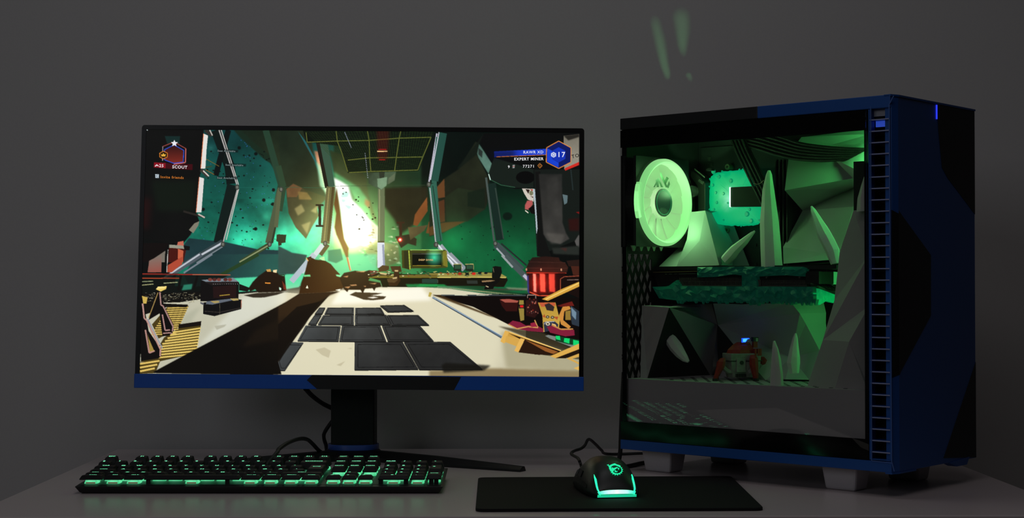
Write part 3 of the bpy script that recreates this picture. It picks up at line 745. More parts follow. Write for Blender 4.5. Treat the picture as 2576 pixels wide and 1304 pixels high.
# chair of the pilot
P(c6((578, 115), (600, 108), (655, 115), (662, 165), (650, 200), (640, 225), (570, 215), (572, 175)), (16, 18, 15)); P(c6((465, 250), (560, 235), (640, 225), (640, 250), (600, 280), (580, 318), (500, 322), (510, 285), (475, 270)), (16, 14, 12)); P(c6((478, 242), (560, 236), (600, 240), (560, 250), (480, 256)), (150, 120, 84)); Ln(c6((582, 125), (588, 165)), 1.4, (130, 120, 90)); Ln(c6((515, 290), (540, 300)), 2.4, (200, 180, 140))
P(c5((1000, 250), (1050, 215), (1055, 150), (1100, 150), (1105, 215), (1115, 240), (1080, 290), (1010, 290)), (52, 36, 18)); P(c5((990, 225), (1080, 205), (1090, 235), (1060, 260), (1000, 255)), (80, 62, 36)); P(c5((910, 130), (950, 100), (1010, 108), (1010, 140), (980, 155), (920, 160)), (70, 52, 30)); P(c5((1020, 110), (1115, 108), (1125, 160), (1040, 160)), (64, 46, 26))
for q in (((1060, 145), (1095, 145), (1090, 160), (1062, 158)), ((1040, 215), (1085, 206), (1080, 222), (1045, 226)), ((920, 165), (1000, 175), (980, 190), (930, 182))): P(c5(*q), (220, 196, 140), .9, 1)
# big console screen
P(c2((1065, 1100), (1140, 1095), (1145, 1270), (1070, 1250)), (58, 60, 22)); P(c2((1085, 1105), (1120, 1105), (1125, 1260), (1088, 1250)), (40, 44, 22)); Ln(c2((1128, 1100), (1138, 1265)), 2.5, (170, 190, 70))
P(c2((1140, 1095), (1385, 1092), (1385, 1255), (1145, 1255)), (58, 62, 24)); P(c3((0, 1095), (140, 1095), (160, 1180), (150, 1250), (0, 1255)), (66, 70, 26)); P(c3((115, 1110), (150, 1100), (160, 1245), (120, 1230)), (120, 116, 40)); Ln(c2((1140, 1096), (1385, 1094)), 1.8, (150, 200, 100)); Ln(c3((0, 1096), (120, 1098)), 1.8, (150, 200, 110))
P([(1037, 637), (1111, 638), (1111, 671), (1037, 671)], (10, 14, 8)); P([(1037, 638), (1110, 638), (1110, 640.5), (1037, 640.5)], (70, 70, 60)); P([(1038, 668), (1110, 668), (1110, 670), (1038, 670)], (150, 130, 40))
Glow((1092, 648), 26, (60, 220, 170), .95, 1.2)
# pipe, furnace and stores on the right
P(c3((400, 160), (440, 170), (540, 350), (520, 460), (600, 500), (740, 570), (910, 560), (1300, 600), (1300, 90), (480, 90)), (8, 9, 9))
P(c3((240, 390), (470, 90), (430, 180), (410, 270), (250, 400)), (16, 24, 18), .8, 2)
P(c3((430, 180), (470, 240), (540, 350), (512, 440), (425, 300), (412, 265)), (64, 90, 80), 1, 1, None, .7); P(c3((425, 215), (460, 245), (455, 300), (425, 270)), (30, 34, 32), .8, 1); P(c3((512, 440), (540, 350), (560, 300), (900, 400), (900, 560), (740, 560), (600, 520), (530, 490)), (22, 30, 25), 1, 1); Ln(c3((512, 440), (528, 492)), 2.5, (196, 226, 214)); Ln(c3((530, 490), (620, 535), (740, 555)), 2, (46, 84, 62))
El(c3((830, 470))[0], 24, 16, (6, 6, 6))
P(c3((905, 400), (1300, 400), (1300, 1000), (1200, 1040), (930, 1150), (910, 760)), (20, 25, 22), 1, 1); P(c3((800, 565), (905, 568), (900, 680), (850, 660), (820, 610)), (206, 198, 186)); P(c3((830, 570), (868, 575), (855, 612)), (40, 24, 20)); P(c3((870, 570), (895, 572), (890, 590)), (170, 60, 44)); El(c3((880, 605))[0], 5, 6, (120, 120, 90)); P(c3((870, 632), (898, 636), (896, 646)), (50, 14, 12))
P(c3((845, 670), (890, 668), (895, 700), (860, 750), (825, 745), (825, 710)), (168, 82, 80), 1, 1, None, .3); Ln(c3((828, 755), (855, 776)), 2.5, (236, 220, 205)); P(c3((855, 740), (920, 690), (920, 790), (880, 780)), (14, 10, 10))
P(c3((895, 570), (912, 570), (935, 910), (925, 960), (912, 760)), (176, 190, 198)); P(c3((915, 420), (960, 420), (1000, 1000), (1060, 1170), (930, 1150), (935, 920)), (16, 16, 15))
P(c3((945, 440), (1145, 440), (1150, 860), (1180, 950), (1210, 1000), (1130, 1045), (1020, 1015), (985, 960)), (42, 42, 40), 1, 2, ((1370, 460), (1400, 600), (62, 60, 57)), .35)
P(c3((1010, 460), (1110, 450), (1120, 940), (1030, 930)), (58, 57, 54), .6, 6, None, .4); P(c3((1005, 950), (1170, 960), (1140, 1040), (1050, 1040)), (84, 81, 76), .8, 5, None, .4)
P(c3((1150, 615), (1195, 625), (1190, 690), (1165, 705)), (92, 112, 116)); P(c3((1200, 830), (1293, 820), (1293, 930), (1210, 930)), (44, 16, 15), 1, 4); P(c3((1265, 770), (1293, 765), (1293, 785)), (120, 20, 20)); P(c3((1255, 1020), (1293, 960), (1293, 1075), (1270, 1060)), (86, 84, 82), 1, 1); Ln(c3((1222, 400), (1240, 580)), 3, (34, 44, 44)); P(c3((1060, 1080), (1293, 1060), (1293, 1140), (1070, 1130)), (38, 42, 38), 1, 3); P(c3((1130, 1080), (1190, 1080), (1180, 1110)), (80, 34, 30), .6, 3)
P(c3((1160, 110), (1293, 95), (1293, 350), (1165, 400)), (104, 100, 88), 1, 0, ((1418, 345), (1457, 420), (156, 150, 136)), .2); P(c3((1170, 390), (1293, 335), (1293, 362), (1172, 412)), (206, 44, 34)); P(c3((1160, 110), (1293, 95), (1293, 120), (1200, 150)), (30, 28, 24), .9, 2)
P(c6((940, 30), (1060, 20), (1180, 30), (1190, 60), (1240, 80), (1265, 120), (1255, 165), (880, 175), (885, 120), (910, 65)), (36, 20, 17), 1, 1, ((1335, 650), (1400, 690), (50, 26, 20)), .4); Ln(c6((885, 170), (1250, 172)), 2, (170, 50, 34)); Ln(c6((915, 70), (1240, 78)), 1.2, (70, 40, 34)); Ln(c6((885, 125), (1260, 128)), 1.2, (80, 44, 36))
for p in c6((885, 140), (1018, 140), (1203, 142)): El(p, 2, 3.4, (196, 140, 110))
P(c6((890, 175), (1240, 172), (1230, 330), (1200, 370), (930, 380), (900, 350)), (30, 10, 9), 1, 1)
for x, w_, c_ in ((958, 26, (255, 200, 175)), (1030, 46, (226, 110, 86)), (1115, 52, (216, 92, 70))):
    P(c6((x - w_ / 2, 178), (x + w_ / 2, 180), (x + w_ / 2 + 4, 345), (x - w_ / 2 + 6, 340)), c_, 1, 1); P(c6((x - w_ / 2 - 6, 172), (x + w_ / 2 + 8, 172), (x + w_ / 2 + 12, 352), (x - w_ / 2 - 2, 352)), (200, 30, 24), .35, 3)
Glow(c6((980, 260))[0], 46, (220, 30, 16), .42, 1.5); Glow(c6((1060, 260))[0], 60, (200, 30, 20), .3, 1.6); P(c6((890, 200), (905, 190), (910, 370), (895, 340)), (56, 66, 150), .8, 1); Ln(c6((915, 345), (1000, 380), (1100, 378)), 3, (220, 80, 50))
P(c6((1190, 210), (1365, 195), (1365, 400), (1200, 330)), (24, 12, 10)); Ln(c6((1195, 330), (1195, 225), (1230, 205), (1365, 198)), 2, (150, 70, 50)); Ln(c6((1255, 235), (1360, 232)), 2, (140, 120, 110), .8); P(c6((1290, 110), (1365, 100), (1365, 195), (1310, 190)), (70, 34, 24)); P(c6((1250, 60), (1365, 50), (1365, 110), (1270, 110)), (40, 24, 20))
# dark pit with stores
P(c6((30, 372), (750, 365), (880, 375), (1365, 400), (1365, 800), (1280, 850), (1040, 715), (720, 640), (560, 560), (400, 480)), (14, 8, 7)); P(c6((30, 372), (110, 375), (640, 590), (530, 560)), (66, 46, 22), .9, 2); Ln(c6((110, 374), (880, 376)), 3, (66, 74, 78)); Ln(c6((230, 370), (350, 374)), 2.4, (206, 206, 180)); Ln(c6((430, 374), (540, 372)), 2, (190, 190, 166))
P(c6((0, 345), (25, 352), (10, 390), (-10, 385)), (186, 166, 80)); P(c6((625, 655), (720, 670), (1040, 715), (1280, 850), (1250, 880), (860, 750)), (60, 52, 34), .85, 3)
Ln(c6((30, 392), (660, 755)), 5.4, (96, 116, 134)); Ln(c6((30, 390), (660, 745)), 1.6, (170, 190, 206)); Ln(c6((60, 415), (655, 765)), 1.4, (40, 48, 58))
P(c6((640, 412), (810, 425), (800, 520), (700, 520), (660, 470)), (50, 16, 14)); P(c6((640, 412), (730, 408), (815, 425), (800, 442), (690, 440)), (170, 86, 72)); P(c6((820, 420), (860, 420), (865, 600), (830, 610), (815, 500)), (150, 130, 60)); P(c6((815, 460), (865, 458), (868, 492), (818, 495)), (30, 26, 26)); P(c6((828, 466), (858, 465), (858, 485), (828, 486)), (230, 30, 30))
P(c6((880, 420), (980, 400), (1010, 520), (960, 580), (880, 560)), (40, 16, 15), 1, 1, None, .5); Ln(c6((895, 400), (895, 372), (970, 372), (970, 405)), 2, (150, 130, 120))
for k in range(26):
    x, y = c6((rnd.uniform(880, 1000), rnd.uniform(400, 540)))[0]
    P([(x, y), (x + rnd.uniform(1, 4), y - 1), (x + rnd.uniform(1, 5), y + 3), (x, y + 3)], rnd.choice(((150, 40, 30), (90, 60, 60), (196, 120, 100), (40, 24, 24))), .8)
P(c6((990, 440), (1150, 440), (1190, 600), (1180, 680), (1040, 710), (1030, 560)), (184, 146, 56), 1, 0, ((1370, 770), (1385, 830), (206, 170, 74))); P(c6((1000, 440), (1145, 442), (1150, 470), (1020, 480)), (196, 92, 56)); P(c6((1050, 460), (1090, 445), (1140, 480), (1130, 520), (1070, 510)), (50, 40, 40)); P(c6((1130, 570), (1175, 570), (1165, 600)), (176, 84, 44)); P(c6((1030, 570), (1050, 545), (1060, 580)), (176, 84, 44))
P(c6((1040, 620), (1140, 610), (1175, 640), (1170, 680), (1050, 710)), (44, 50, 66)); Ln(c6((1045, 640), (1060, 618), (1140, 614)), 1.6, (170, 176, 190))
for p in c6((1078, 572), (1122, 576)): El(p, 4.6, 3.6, (30, 26, 24)); El(p, 2.6, 2, (170, 160, 130))
El(c6((1080, 635))[0], 5.5, 4.5, (210, 200, 170)); El(c6((1080, 635))[0], 2.4, 2, (40, 36, 34)); P(c6((1115, 630), (1150, 640), (1160, 660), (1120, 655)), (230, 190, 120))
P(c6((1180, 560), (1215, 480), (1275, 470), (1290, 500), (1230, 520), (1220, 600), (1290, 660), (1270, 680), (1200, 640)), (206, 140, 62)); P(c6((1240, 520), (1290, 510), (1290, 600), (1240, 600)), (150, 120, 50)); P(c6((1290, 470), (1365, 520), (1365, 660), (1300, 640), (1285, 560)), (44, 54, 66)); P(c6((1290, 480), (1340, 530), (1335, 600), (1300, 560)), (130, 160, 180), .8, 1); P(c6((1160, 470), (1300, 430), (1320, 470), (1200, 480)), (90, 24, 20), 1, 0, None, .4)
P(c6((715, 640), (760, 605), (830, 620), (880, 650), (960, 640), (1040, 680), (1040, 712), (900, 700), (800, 680)), (128, 30, 56)); Ln(c6((720, 640), (800, 680), (900, 660), (990, 670), (960, 600)), 3, (206, 150, 84)); P(c6((920, 630), (960, 620), (985, 660), (930, 665)), (150, 34, 60))
P(c6((1070, 660), (1130, 650), (1200, 690), (1320, 690), (1325, 740), (1240, 750), (1100, 715)), (130, 30, 56)); Ln(c6((1115, 645), (1200, 685), (1310, 682)), 3.6, (196, 136, 74))
P(c6((1055, 745), (1085, 735), (1150, 750), (1365, 830), (1365, 850), (1290, 845), (1100, 770)), (124, 130, 124)); P(c6((1150, 738), (1290, 770), (1365, 780), (1365, 835), (1260, 820), (1150, 790)), (16, 60, 34))
for q in (((1150, 745), (1190, 745), (1195, 785), (1155, 775)), ((1230, 765), (1280, 768), (1275, 815), (1225, 800)), ((1310, 780), (1362, 790), (1362, 830), (1310, 830))): P(c6(*q), (20, 214, 110))
# yellow beams
P(c6((1365, 250), (1365, 295), (1080, 425), (1025, 410), (1200, 320)), (216, 164, 66)); Ln(c6((1365, 262), (1060, 412)), 2.5, (250, 214, 120))
P(c6((690, 695), (725, 705), (1200, 880), (1175, 890), (835, 765), (700, 800), (680, 812), (648, 795)), (206, 156, 66)); P(c6((648, 795), (690, 695), (725, 710), (690, 808), (678, 812)), (226, 176, 84)); P(c6((700, 745), (830, 770), (820, 850), (690, 800)), (214, 166, 78)); P(c6((725, 722), (1200, 885), (1140, 920), (960, 915), (840, 780)), (30, 16, 8)); P(c6((775, 880), (830, 765), (870, 775), (812, 895)), (232, 182, 92)); P(c6((870, 780), (1175, 890), (1130, 910), (890, 830)), (150, 90, 40)); P(c6((812, 895), (870, 780), (1100, 910), (1000, 918)), (40, 22, 12)); Ln(c6((730, 708), (1200, 880)), 2.4, (244, 204, 120))
P(c6((1100, 930), (1365, 815), (1365, 865), (1150, 948)), (222, 172, 80)); P(c6((1150, 948), (1365, 865), (1365, 905), (1240, 950)), (30, 18, 10)); P(c6((1250, 950), (1365, 905), (1365, 935), (1300, 955), (1365, 990), (1365, 1006)), (216, 168, 80)); P(c6((1315, 1040), (1365, 1020), (1365, 1060)), (226, 180, 90))
# haze of the sun over everything
Glow((878, 600), 420, (190, 140, 60), .16, 2.0)
Glow((880, 620), 160, (200, 220, 140), .20, 1.6)
# interface plates
Ln(c1((170, 398), (525, 415)), 1, (60, 16, 20)); P(c1((172, 394), (280, 400), (278, 448), (170, 440)), (134, 16, 30)); P(c1((280, 402), (525, 412), (522, 464), (280, 450)), (64, 8, 16), .95)
hexo = c1((355, 208), (462, 268), (458, 395), (352, 412), (250, 380), (252, 250)); P(hexo, (14, 12, 14)); Ln(hexo[1:4], 3.0, (190, 100, 96)); Ln([hexo[0], hexo[1]], 2, (150, 70, 64)); Ln([hexo[5], hexo[0]], 2, (150, 70, 64)); Ln([hexo[4], hexo[5]], 2, (160, 150, 160))
hexi = c1((355, 235), (444, 285), (438, 392), (350, 402), (268, 372), (268, 278)); P(hexi, (58, 20, 18), 1, 0, ((440, 370), (440, 408), (120, 40, 30))); Ln(hexi + [hexi[0]], 1.8, (40, 84, 214))
star = []
for k in range(10):
    r_ = 9.0 if k % 2 == 0 else 4.2
    star.append((438.8 + r_ * math.sin(k * math.pi / 5), 361 - r_ * math.cos(k * math.pi / 5)))
P(star, (236, 236, 242))
hx = c1((258, 292), (294, 310), (294, 345), (258, 362), (224, 345), (224, 310)); P(hx, (20, 12, 8)); Ln(hx + [hx[0]], 1.7, (224, 130, 44)); P(c1((240, 340), (276, 340), (280, 315), (268, 325), (258, 308), (248, 325), (236, 315)), (232, 176, 60))
P(c1((184, 503), (217, 503), (217, 536), (184, 536)), (196, 210, 220)); P(c1((182, 425), (198, 412), (215, 425), (215, 432), (198, 424), (182, 434)), (240, 236, 240))
for q in (((750, 278), (940, 280), (938, 304), (750, 300)), ((820, 405), (1012, 408), (1010, 432), (820, 428)), ((745, 522), (935, 524), (930, 550), (745, 546))): P(c1(*q), (10, 16, 16), .62, 1)
P(c3((560, 245), (1010, 222), (1010, 275), (560, 295)), (22, 46, 178), 1, 0, ((1245, 390), (1360, 385), (30, 66, 206))); P(c3((520, 250), (740, 238), (740, 292), (520, 298)), (8, 12, 30), .8, 14); Ln(c3((580, 292), (1010, 274)), 1.4, (196, 110, 40)); 
hx = c3((1117, 155), (1223, 213), (1222, 338), (1117, 392), (1010, 338), (1012, 213)); P(hx, (12, 24, 96)); P(c3((1018, 218), (1060, 238), (1060, 310), (1117, 342), (1117, 385), (1018, 334)), (24, 64, 206)); P(c3((1117, 208), (1175, 240), (1175, 308), (1117, 340), (1060, 308), (1060, 240)), (20, 50, 178)); Ln(hx + [hx[0]], 2.0, (226, 140, 62))
for q in (((1073, 250), (1095, 262), (1095, 285), (1073, 298), (1051, 285), (1051, 262)),): P(c3(*q), (222, 228, 245)); Ln(c3((1073, 262), (1083, 268), (1083, 280), (1073, 286), (1063, 280), (1063, 268), (1073, 262)), 1.3, (30, 60, 180))
P(c3((720, 362), (738, 360), (736, 388), (718, 390)), (150, 156, 156)); P(c3((722, 372), (735, 370), (735, 376), (722, 378)), (170, 50, 40)); q = c3((955, 348), (974, 368), (955, 388), (936, 368)); Ln(q + [q[0]], 1.5, (196, 120, 50))
El(c1((112, 100))[0], 1.2, 1.2, (210, 225, 225))

IMG = np.clip(IMG, 0, 1)
small = IMG.reshape(GH, SS, GW, SS, 3).mean(axis=(1, 3))
linc = np.where(small <= .04045, small / 12.92, ((small + .055) / 1.055) ** 2.4).astype(np.float32)
hot = np.clip((small.min(axis=2) - .93) / .07, 0, 1)[..., None]
linc = linc * (1 + .6 * hot)

me = bpy.data.meshes.new('screen')
nx, ny = GW, GH
xs = -hw + (np.arange(nx) + .5) / nx * SWD; zs = hh - (np.arange(ny) + .5) / ny * SHT
xs[0], xs[-1], zs[0], zs[-1] = -hw, hw, hh, -hh
co = np.zeros((ny, nx, 3), np.float32); co[..., 0] = xs[None]; co[..., 2] = zs[:, None]
me.vertices.add(nx * ny); me.vertices.foreach_set('co', co.ravel())
idx = np.arange(nx * ny).reshape(ny, nx)
quads = np.stack([idx[:-1, :-1], idx[1:, :-1], idx[1:, 1:], idx[:-1, 1:]], -1).reshape(-1)
nq = (nx - 1) * (ny - 1)
me.loops.add(nq * 4); me.loops.foreach_set('vertex_index', quads.astype(np.int32))
me.polygons.add(nq); me.polygons.foreach_set('loop_start', np.arange(0, nq * 4, 4, dtype=np.int32))
att = me.color_attributes.new('picture', 'FLOAT_COLOR', 'POINT')
att.data.foreach_set('color', np.concatenate([linc, np.ones((ny, nx, 1), np.float32)], 2).ravel())
me.update(calc_edges=True)
m_scr = bpy.data.materials.new('lit_picture'); m_scr.use_nodes = True
nt = m_scr.node_tree; b_ = nt.nodes['Principled BSDF']
b_.inputs['Base Color'].default_value = (.004, .004, .004, 1); b_.inputs['Roughness'].default_value = .45; b_.inputs['Specular IOR Level'].default_value = .25
at_ = nt.nodes.new('ShaderNodeAttribute'); at_.attribute_name = 'picture'
nt.links.new(at_.outputs['Color'], b_.inputs['Emission Color']); b_.inputs['Emission Strength'].default_value = 1.0
m_scr.cycles.emission_sampling = 'NONE'
me.materials.append(m_scr)
scr_o = link('screen', me, mon); scr_o.matrix_local = PM @ Matrix.Translation((0, -.0004, 0))
scr_o['label'] = 'glowing picture of a spaceship hangar with green nebula'
def scr_text(s, x0, y0, h, color, est=1.0, align='LEFT', rot=0.0, off=0.0, space=1.08, shade=None):
    x, z = pxs(x0, y0)
    m = M('text_%d_%d_%d' % color, color, 1, emit=color, estr=est, sampling=False); m.node_tree.nodes['Principled BSDF'].inputs['Base Color'].default_value = (0, 0, 0, 1)
    M4 = Matrix.Translation((x, -.0004, z)) @ Matrix.Rotation(math.pi / 2, 4, 'X') @ Matrix.Rotation(rot, 4, 'Z')
    return text('lettering', s, m, scr_o, M4, h / 1852.0 / .70, 0.0, align, off, space)
W_, OR_, GR_ = (236, 236, 238), (206, 120, 46), (150, 168, 168)
rt = math.radians(-1.6)
scr_text('25', 400.5, 417.5, 7.6, (240, 225, 228), rot=rt, off=.015, space=1.15)
scr_text('SCOUT', 433.5, 420.5, 7.6, W_, rot=rt, off=.018, space=1.12)
scr_text('C', 392.8, 443.4, 5.6, (40, 60, 72), off=.02)
scr_text('Invite friends', 403.5, 445.8, 6.6, OR_, rot=rt, off=.012, space=1.17)
for p in c1((752, 287), (824, 415), (748, 533)): scr_text('Seat Available', p[0], p[1] + .6, 4.6, GR_, rot=math.radians(-1.3), space=1.2)
scr_text('RAWR XD', 1367, 383.3, 7.2, (222, 228, 244), align='RIGHT', rot=math.radians(1.2), off=.012, space=1.12)
scr_text('EXPERT MINER', 1367, 400.3, 7.2, W_, align='RIGHT', rot=math.radians(1.2), off=.015, space=1.12)
scr_text('9', 1277.5, 420.5, 7.0, W_, off=.012); scr_text('77271', 1315, 419.2, 7.0, W_, rot=math.radians(.6), off=.01, space=1.25); scr_text('C', 1356.3, 417.3, 4.6, (206, 130, 60))
scr_text('17', 1401.5, 390, 13, (236, 238, 250), rot=math.radians(.5), off=.012, space=1.2); scr_text('TO', 1438, 395.5, 9, (24, 20, 18), 0.0, rot=math.radians(14), off=.01, space=1.2)
scr_text('DEEP DIVES', 1053, 654.6, 4.6, (226, 186, 120), off=.012, space=1.12)

# ---------------------------------------------------------------- keyboard (full size, row profile, lit from below)
U = 0.01905
kb0 = onz(653, 1245)
kb = thing('keyboard', 'black mechanical keyboard glowing green between its keys before the monitor', 'keyboard', (-0.2735, 1.822, DESK), YAW)
m_kbase = M('keyboard_base', (20, 22, 23), 0.42, bump=0.04, bscale=700)
m_plate = M('keyboard_plate', (48, 54, 52), 0.45)
m_cap = M('keycap_plastic', (16, 16, 17), 0.5, bump=0.04, bscale=900, spec=0.3)
m_leg = M('legend_light', (150, 220, 190), 0.5, emit=(120, 255, 185), estr=1.9, sampling=False)
m_sw = glow_mat('switch_housing', (90, 170, 130), (150, 255, 205), (44, 196, 122), (0, 0, 0.004), 0.012, 1.05, .9, noise=.25, nscale=300)
m_swd = M('switch_base', (96, 60, 48), 0.5, emit=(120, 90, 70), estr=.5, sampling=False)
KW, SL = 22.5 * U, math.radians(2.0)
X0 = -KW / 2                                   # left edge of the key field; y = 0 at the front lip
def plate_z(y): return 0.0092 + y * math.tan(SL)
base = MB()
yb = 0.134
prof = lambda x0, x1: None
hw_k = KW / 2 + .0022
def ring_k(w, y0, y1, z0, z1): return [Vector((-w, y0, z0)), Vector((w, y0, z0)), Vector((w, y1, z1)), Vector((-w, y1, z1))]
base.rings([ring_k(hw_k - .006, .006, yb - .004, .0, .0), ring_k(hw_k - .0045, .001, yb - .001, .0016, .0025), ring_k(hw_k, -.0035, yb, .0088, plate_z(yb)), ring_k(hw_k - .0022, .0015, yb - .002, .0102, plate_z(yb) + .0006)])
base.obj('base', m_kbase, kb, bevel=.0006)
MB().prism([(-KW / 2, .004, plate_z(.004) + .0004), (KW / 2, .004, plate_z(.004) + .0004), (KW / 2, .128, plate_z(.128) + .0004), (-KW / 2, .128, plate_z(.128) + .0004)], (0, 0, .0008)).obj('switch_plate', m_plate, kb)
for sx in (-.19, .17):
    MB().box(sx, sx + .02, .112, .122, .0, .003).obj('rubber_foot', m_black, kb)
ROWZ = [.0205, .0213, .0226, .0246, .0277, .0304]     # height of the key tops per row
ROWY = [.5, 1.5, 2.5, 3.5, 4.5, 6.0]                 # row centres, in key units from the front lip
Y0 = .0040
CAPS, TILT = {}, [0.10, 0.06, 0.0, -0.05, -0.10, -0.13]
def cap_mesh(w, row, dep=1.0):
    key = (w, row, dep)
    if key in CAPS: return CAPS[key]
    top = ROWZ[row]; z0 = plate_z(ROWY[row] * U) + .0062
    hgt = top - z0
    w0, d0 = w * U - .0012, dep * U - .0012
    w1, d1 = w * U - .0066, dep * U - .0055
    mb = MB()
    def rg(w_, d_, z, dy, tilt): return [Vector((sx * w_ / 2, sy * d_ / 2 + dy, z + sy * d_ / 2 * tilt)) for sx, sy in ((-1, -1), (1, -1), (1, 1), (-1, 1))]
    t = -TILT[row] * .5
    mb.rings([rg(w0, d0, 0, 0, .02), rg(w0 - .0008, d0 - .0008, .0015, 0, .02), rg(w1, d1, hgt, .0008, t)])
    bm = bmesh.new()
    me = bpy.data.meshes.new('keycap'); me.from_pydata(mb.v, [], mb.f); bm.from_mesh(me)
    bmesh.ops.recalc_face_normals(bm, faces=bm.faces)
    es = [e for e in bm.edges if e.calc_face_angle(0) > .4]
    bmesh.ops.bevel(bm, geom=es, offset=.0007, segments=1, affect='EDGES', clamp_overlap=True)
    bm.to_mesh(me); bm.free(); me.materials.append(m_cap)
    CAPS[key] = (me, hgt, z0, t)
    return CAPS[key]
sw_me = None
def add_key(xu, row, w, leg, sub=None, dep=1.0, yoff=0.0, lit=True):
    global sw_me
    me, hgt, z0, t = cap_mesh(w, row, dep)
    x, y = X0 + (xu + w / 2) * U, Y0 + (ROWY[row] + yoff) * U
    k = link('keycap', me, kb); k.location = (x, y, z0)
    def top(px_, py_): return Matrix.Translation((px_, py_ + .0008, hgt + py_ * t + .00018)) @ Matrix.Rotation(math.atan(t), 4, 'X')
    if leg:
        size = .0064 if len(leg) == 1 else (.0048 if len(leg) < 4 else .0038)
        if w < 1.6 and len(leg) > 4: size = .0031
        lx = -.0022 if len(leg) == 1 else 0
        text('legend', leg, m_leg, k, top(lx, .0022 if sub else .0018), size, 0, offset=.028, space=1.05)
    if sub:
        for i, s_ in enumerate(sub.split('|')):
            text('legend', s_, m_leg2, k, top(-.001 + .0028 * i, -.0031), .0026, 0)
    if sw_me is None:
        mb = MB().frustum(.0152, .0150, .0112, .0116, 0, .0062)
        mb.obj('switch', m_sw, None)
        sw_me = bpy.data.objects['switch']
        sw_o = sw_me; sw_me = sw_o.data; bpy.data.objects.remove(sw_o)
    s = link('switch', sw_me, kb); s.location = (x, y - .0008, plate_z(y) + .0016)
    if row == 0 or (row == 1 and 15.2 < xu < 18.2):
        b_ = MB().box(-.0055, .0055, -.00805, -.0070, .0002, .0016).obj('switch_clip', m_swd, s)
        for dx in (-.00605, .00605):
            pass
m_leg2 = M('legend_light_dim', (80, 130, 105), 0.5, emit=(84, 150, 112), estr=.7, sampling=False)
def row(r, x, items):
    for it in items:
        if isinstance(it, (int, float)): x += it; continue
        leg, w, sub = it if len(it) == 3 else (it[0], it[1], None)
        add_key(x, r, w, leg, sub); x += w
row(5, 0, [('ESC', 1, 'fn'), 1, ('F1', 1, 'g'), ('F2', 1), ('F3', 1), ('F4', 1), .5, ('F5', 1), ('F6', 1), ('F7', 1), ('F8', 1), .5, ('F9', 1, 'win'), ('F10', 1, 'k'), ('F11', 1, 'm'), ('F12', 1, 'lk'),
           .25, ('PRINT', 1, 'LED'), ('SCROLL', 1, 'LED'), ('PAUSE', 1, 'LED')])
row(4, 0, [('§', 1, '½')] + [(c, 1, s) for c, s in zip('1234567890+', ('!', '"|@', '#|£', '¤|$', '%', '&', '/|{', '(|[', ')|]', '=|}', '?'))] + [('´', 1, '`'), ('BACKSPACE', 2, None), .25, ('INSERT', 1, 'mute'), ('HOME', 1, 'play'), ('PGUP', 1, 'vol'), .25, ('NUM', 1, 'lock'), ('/', 1), ('*', 1), ('-', 1)])
row(3, 0, [('TAB', 1.5, 'caps')] + [(c, 1, None) for c in 'QWERTYUIOPÅ'] + [('¨', 1, '^'), 1.75, ('DELETE', 1, 'prev'), ('END', 1, 'stop'), ('PGDN', 1, 'next'), .25, ('7', 1, 'home'), ('8', 1, 'up'), ('9', 1, 'pgup')])
row(2, 0, [('CAPS', 1.75)] + [(c, 1, None) for c in 'ASDFGHJKLÖÄ'] + [("'", 1, '*'), 4.75, ('4', 1), ('5', 1), ('6', 1)])
add_key(13.75, 3, 1.25, 'ENTER', dep=2.0, yoff=-.5)
row(1, 0, [('SHIFT', 1.25), ('<', 1, '>')] + [(c, 1, None) for c in 'ZXCVBNM'] + [(',', 1, ';'), ('.', 1, ':'), ('-', 1, '_'), ('SHIFT', 2.75), 1.25, ('^', 1), 1.25, ('1', 1, 'end'), ('2', 1, 'down'), ('3', 1, 'pgdn')])
row(0, 0, [('CTRL', 1.5, None), ('FN', 1.25, None), ('ALT', 1.25, None), (None, 6, None), ('ALT GR', 1.25, None), ('WIN', 1.25, None), ('MENU', 1.25, None), ('CTRL', 1.25, None), .25, ('<', 1), ('v', 1), ('>', 1), .25, ('0', 2, 'ins'), ('.', 1, 'del')])
# tall keys of the number pad
for yo, r_, lg in ((-.5, 4, '+'), ):
    add_key(21.5, 3, 1, '+', dep=2.0, yoff=-.5)
add_key(21.5, 1, 1, 'ENTER', dep=2.0, yoff=-.5)
# wire stabilisers under the wide keys of the front row
for xu in (4.3, 9.2, 18.72, 20.28, 21.85, 22.15):
    MB().box(-.0026, .0026, -.003, .003, 0, .006).obj('stabilizer', m_black, kb).location = (X0 + xu * U, Y0 + .3 * U, plate_z(0) + .001)
# cord of the keyboard
cz = lambda x, y, Y: ony(x, y, Y) - kb.location
kc = MB().tube([(-.02, .131, .009), (-.015, .145, .016)] + [Matrix.Rotation(-YAW, 3, 'Z') @ cz(*p) for p in ((697, 1139, 1.985), (701, 1131, 2.0), (724, 1115, 2.03), (752, 1105, 2.06), (772, 1106, 2.09), (786, 1117, 2.12), (800, 1132, 2.15))] + [Matrix.Rotation(-YAW, 3, 'Z') @ (onz(815, 1143, DESK + .003) - kb.location)], .0027)
kc.obj('cable', m_cord, kb)

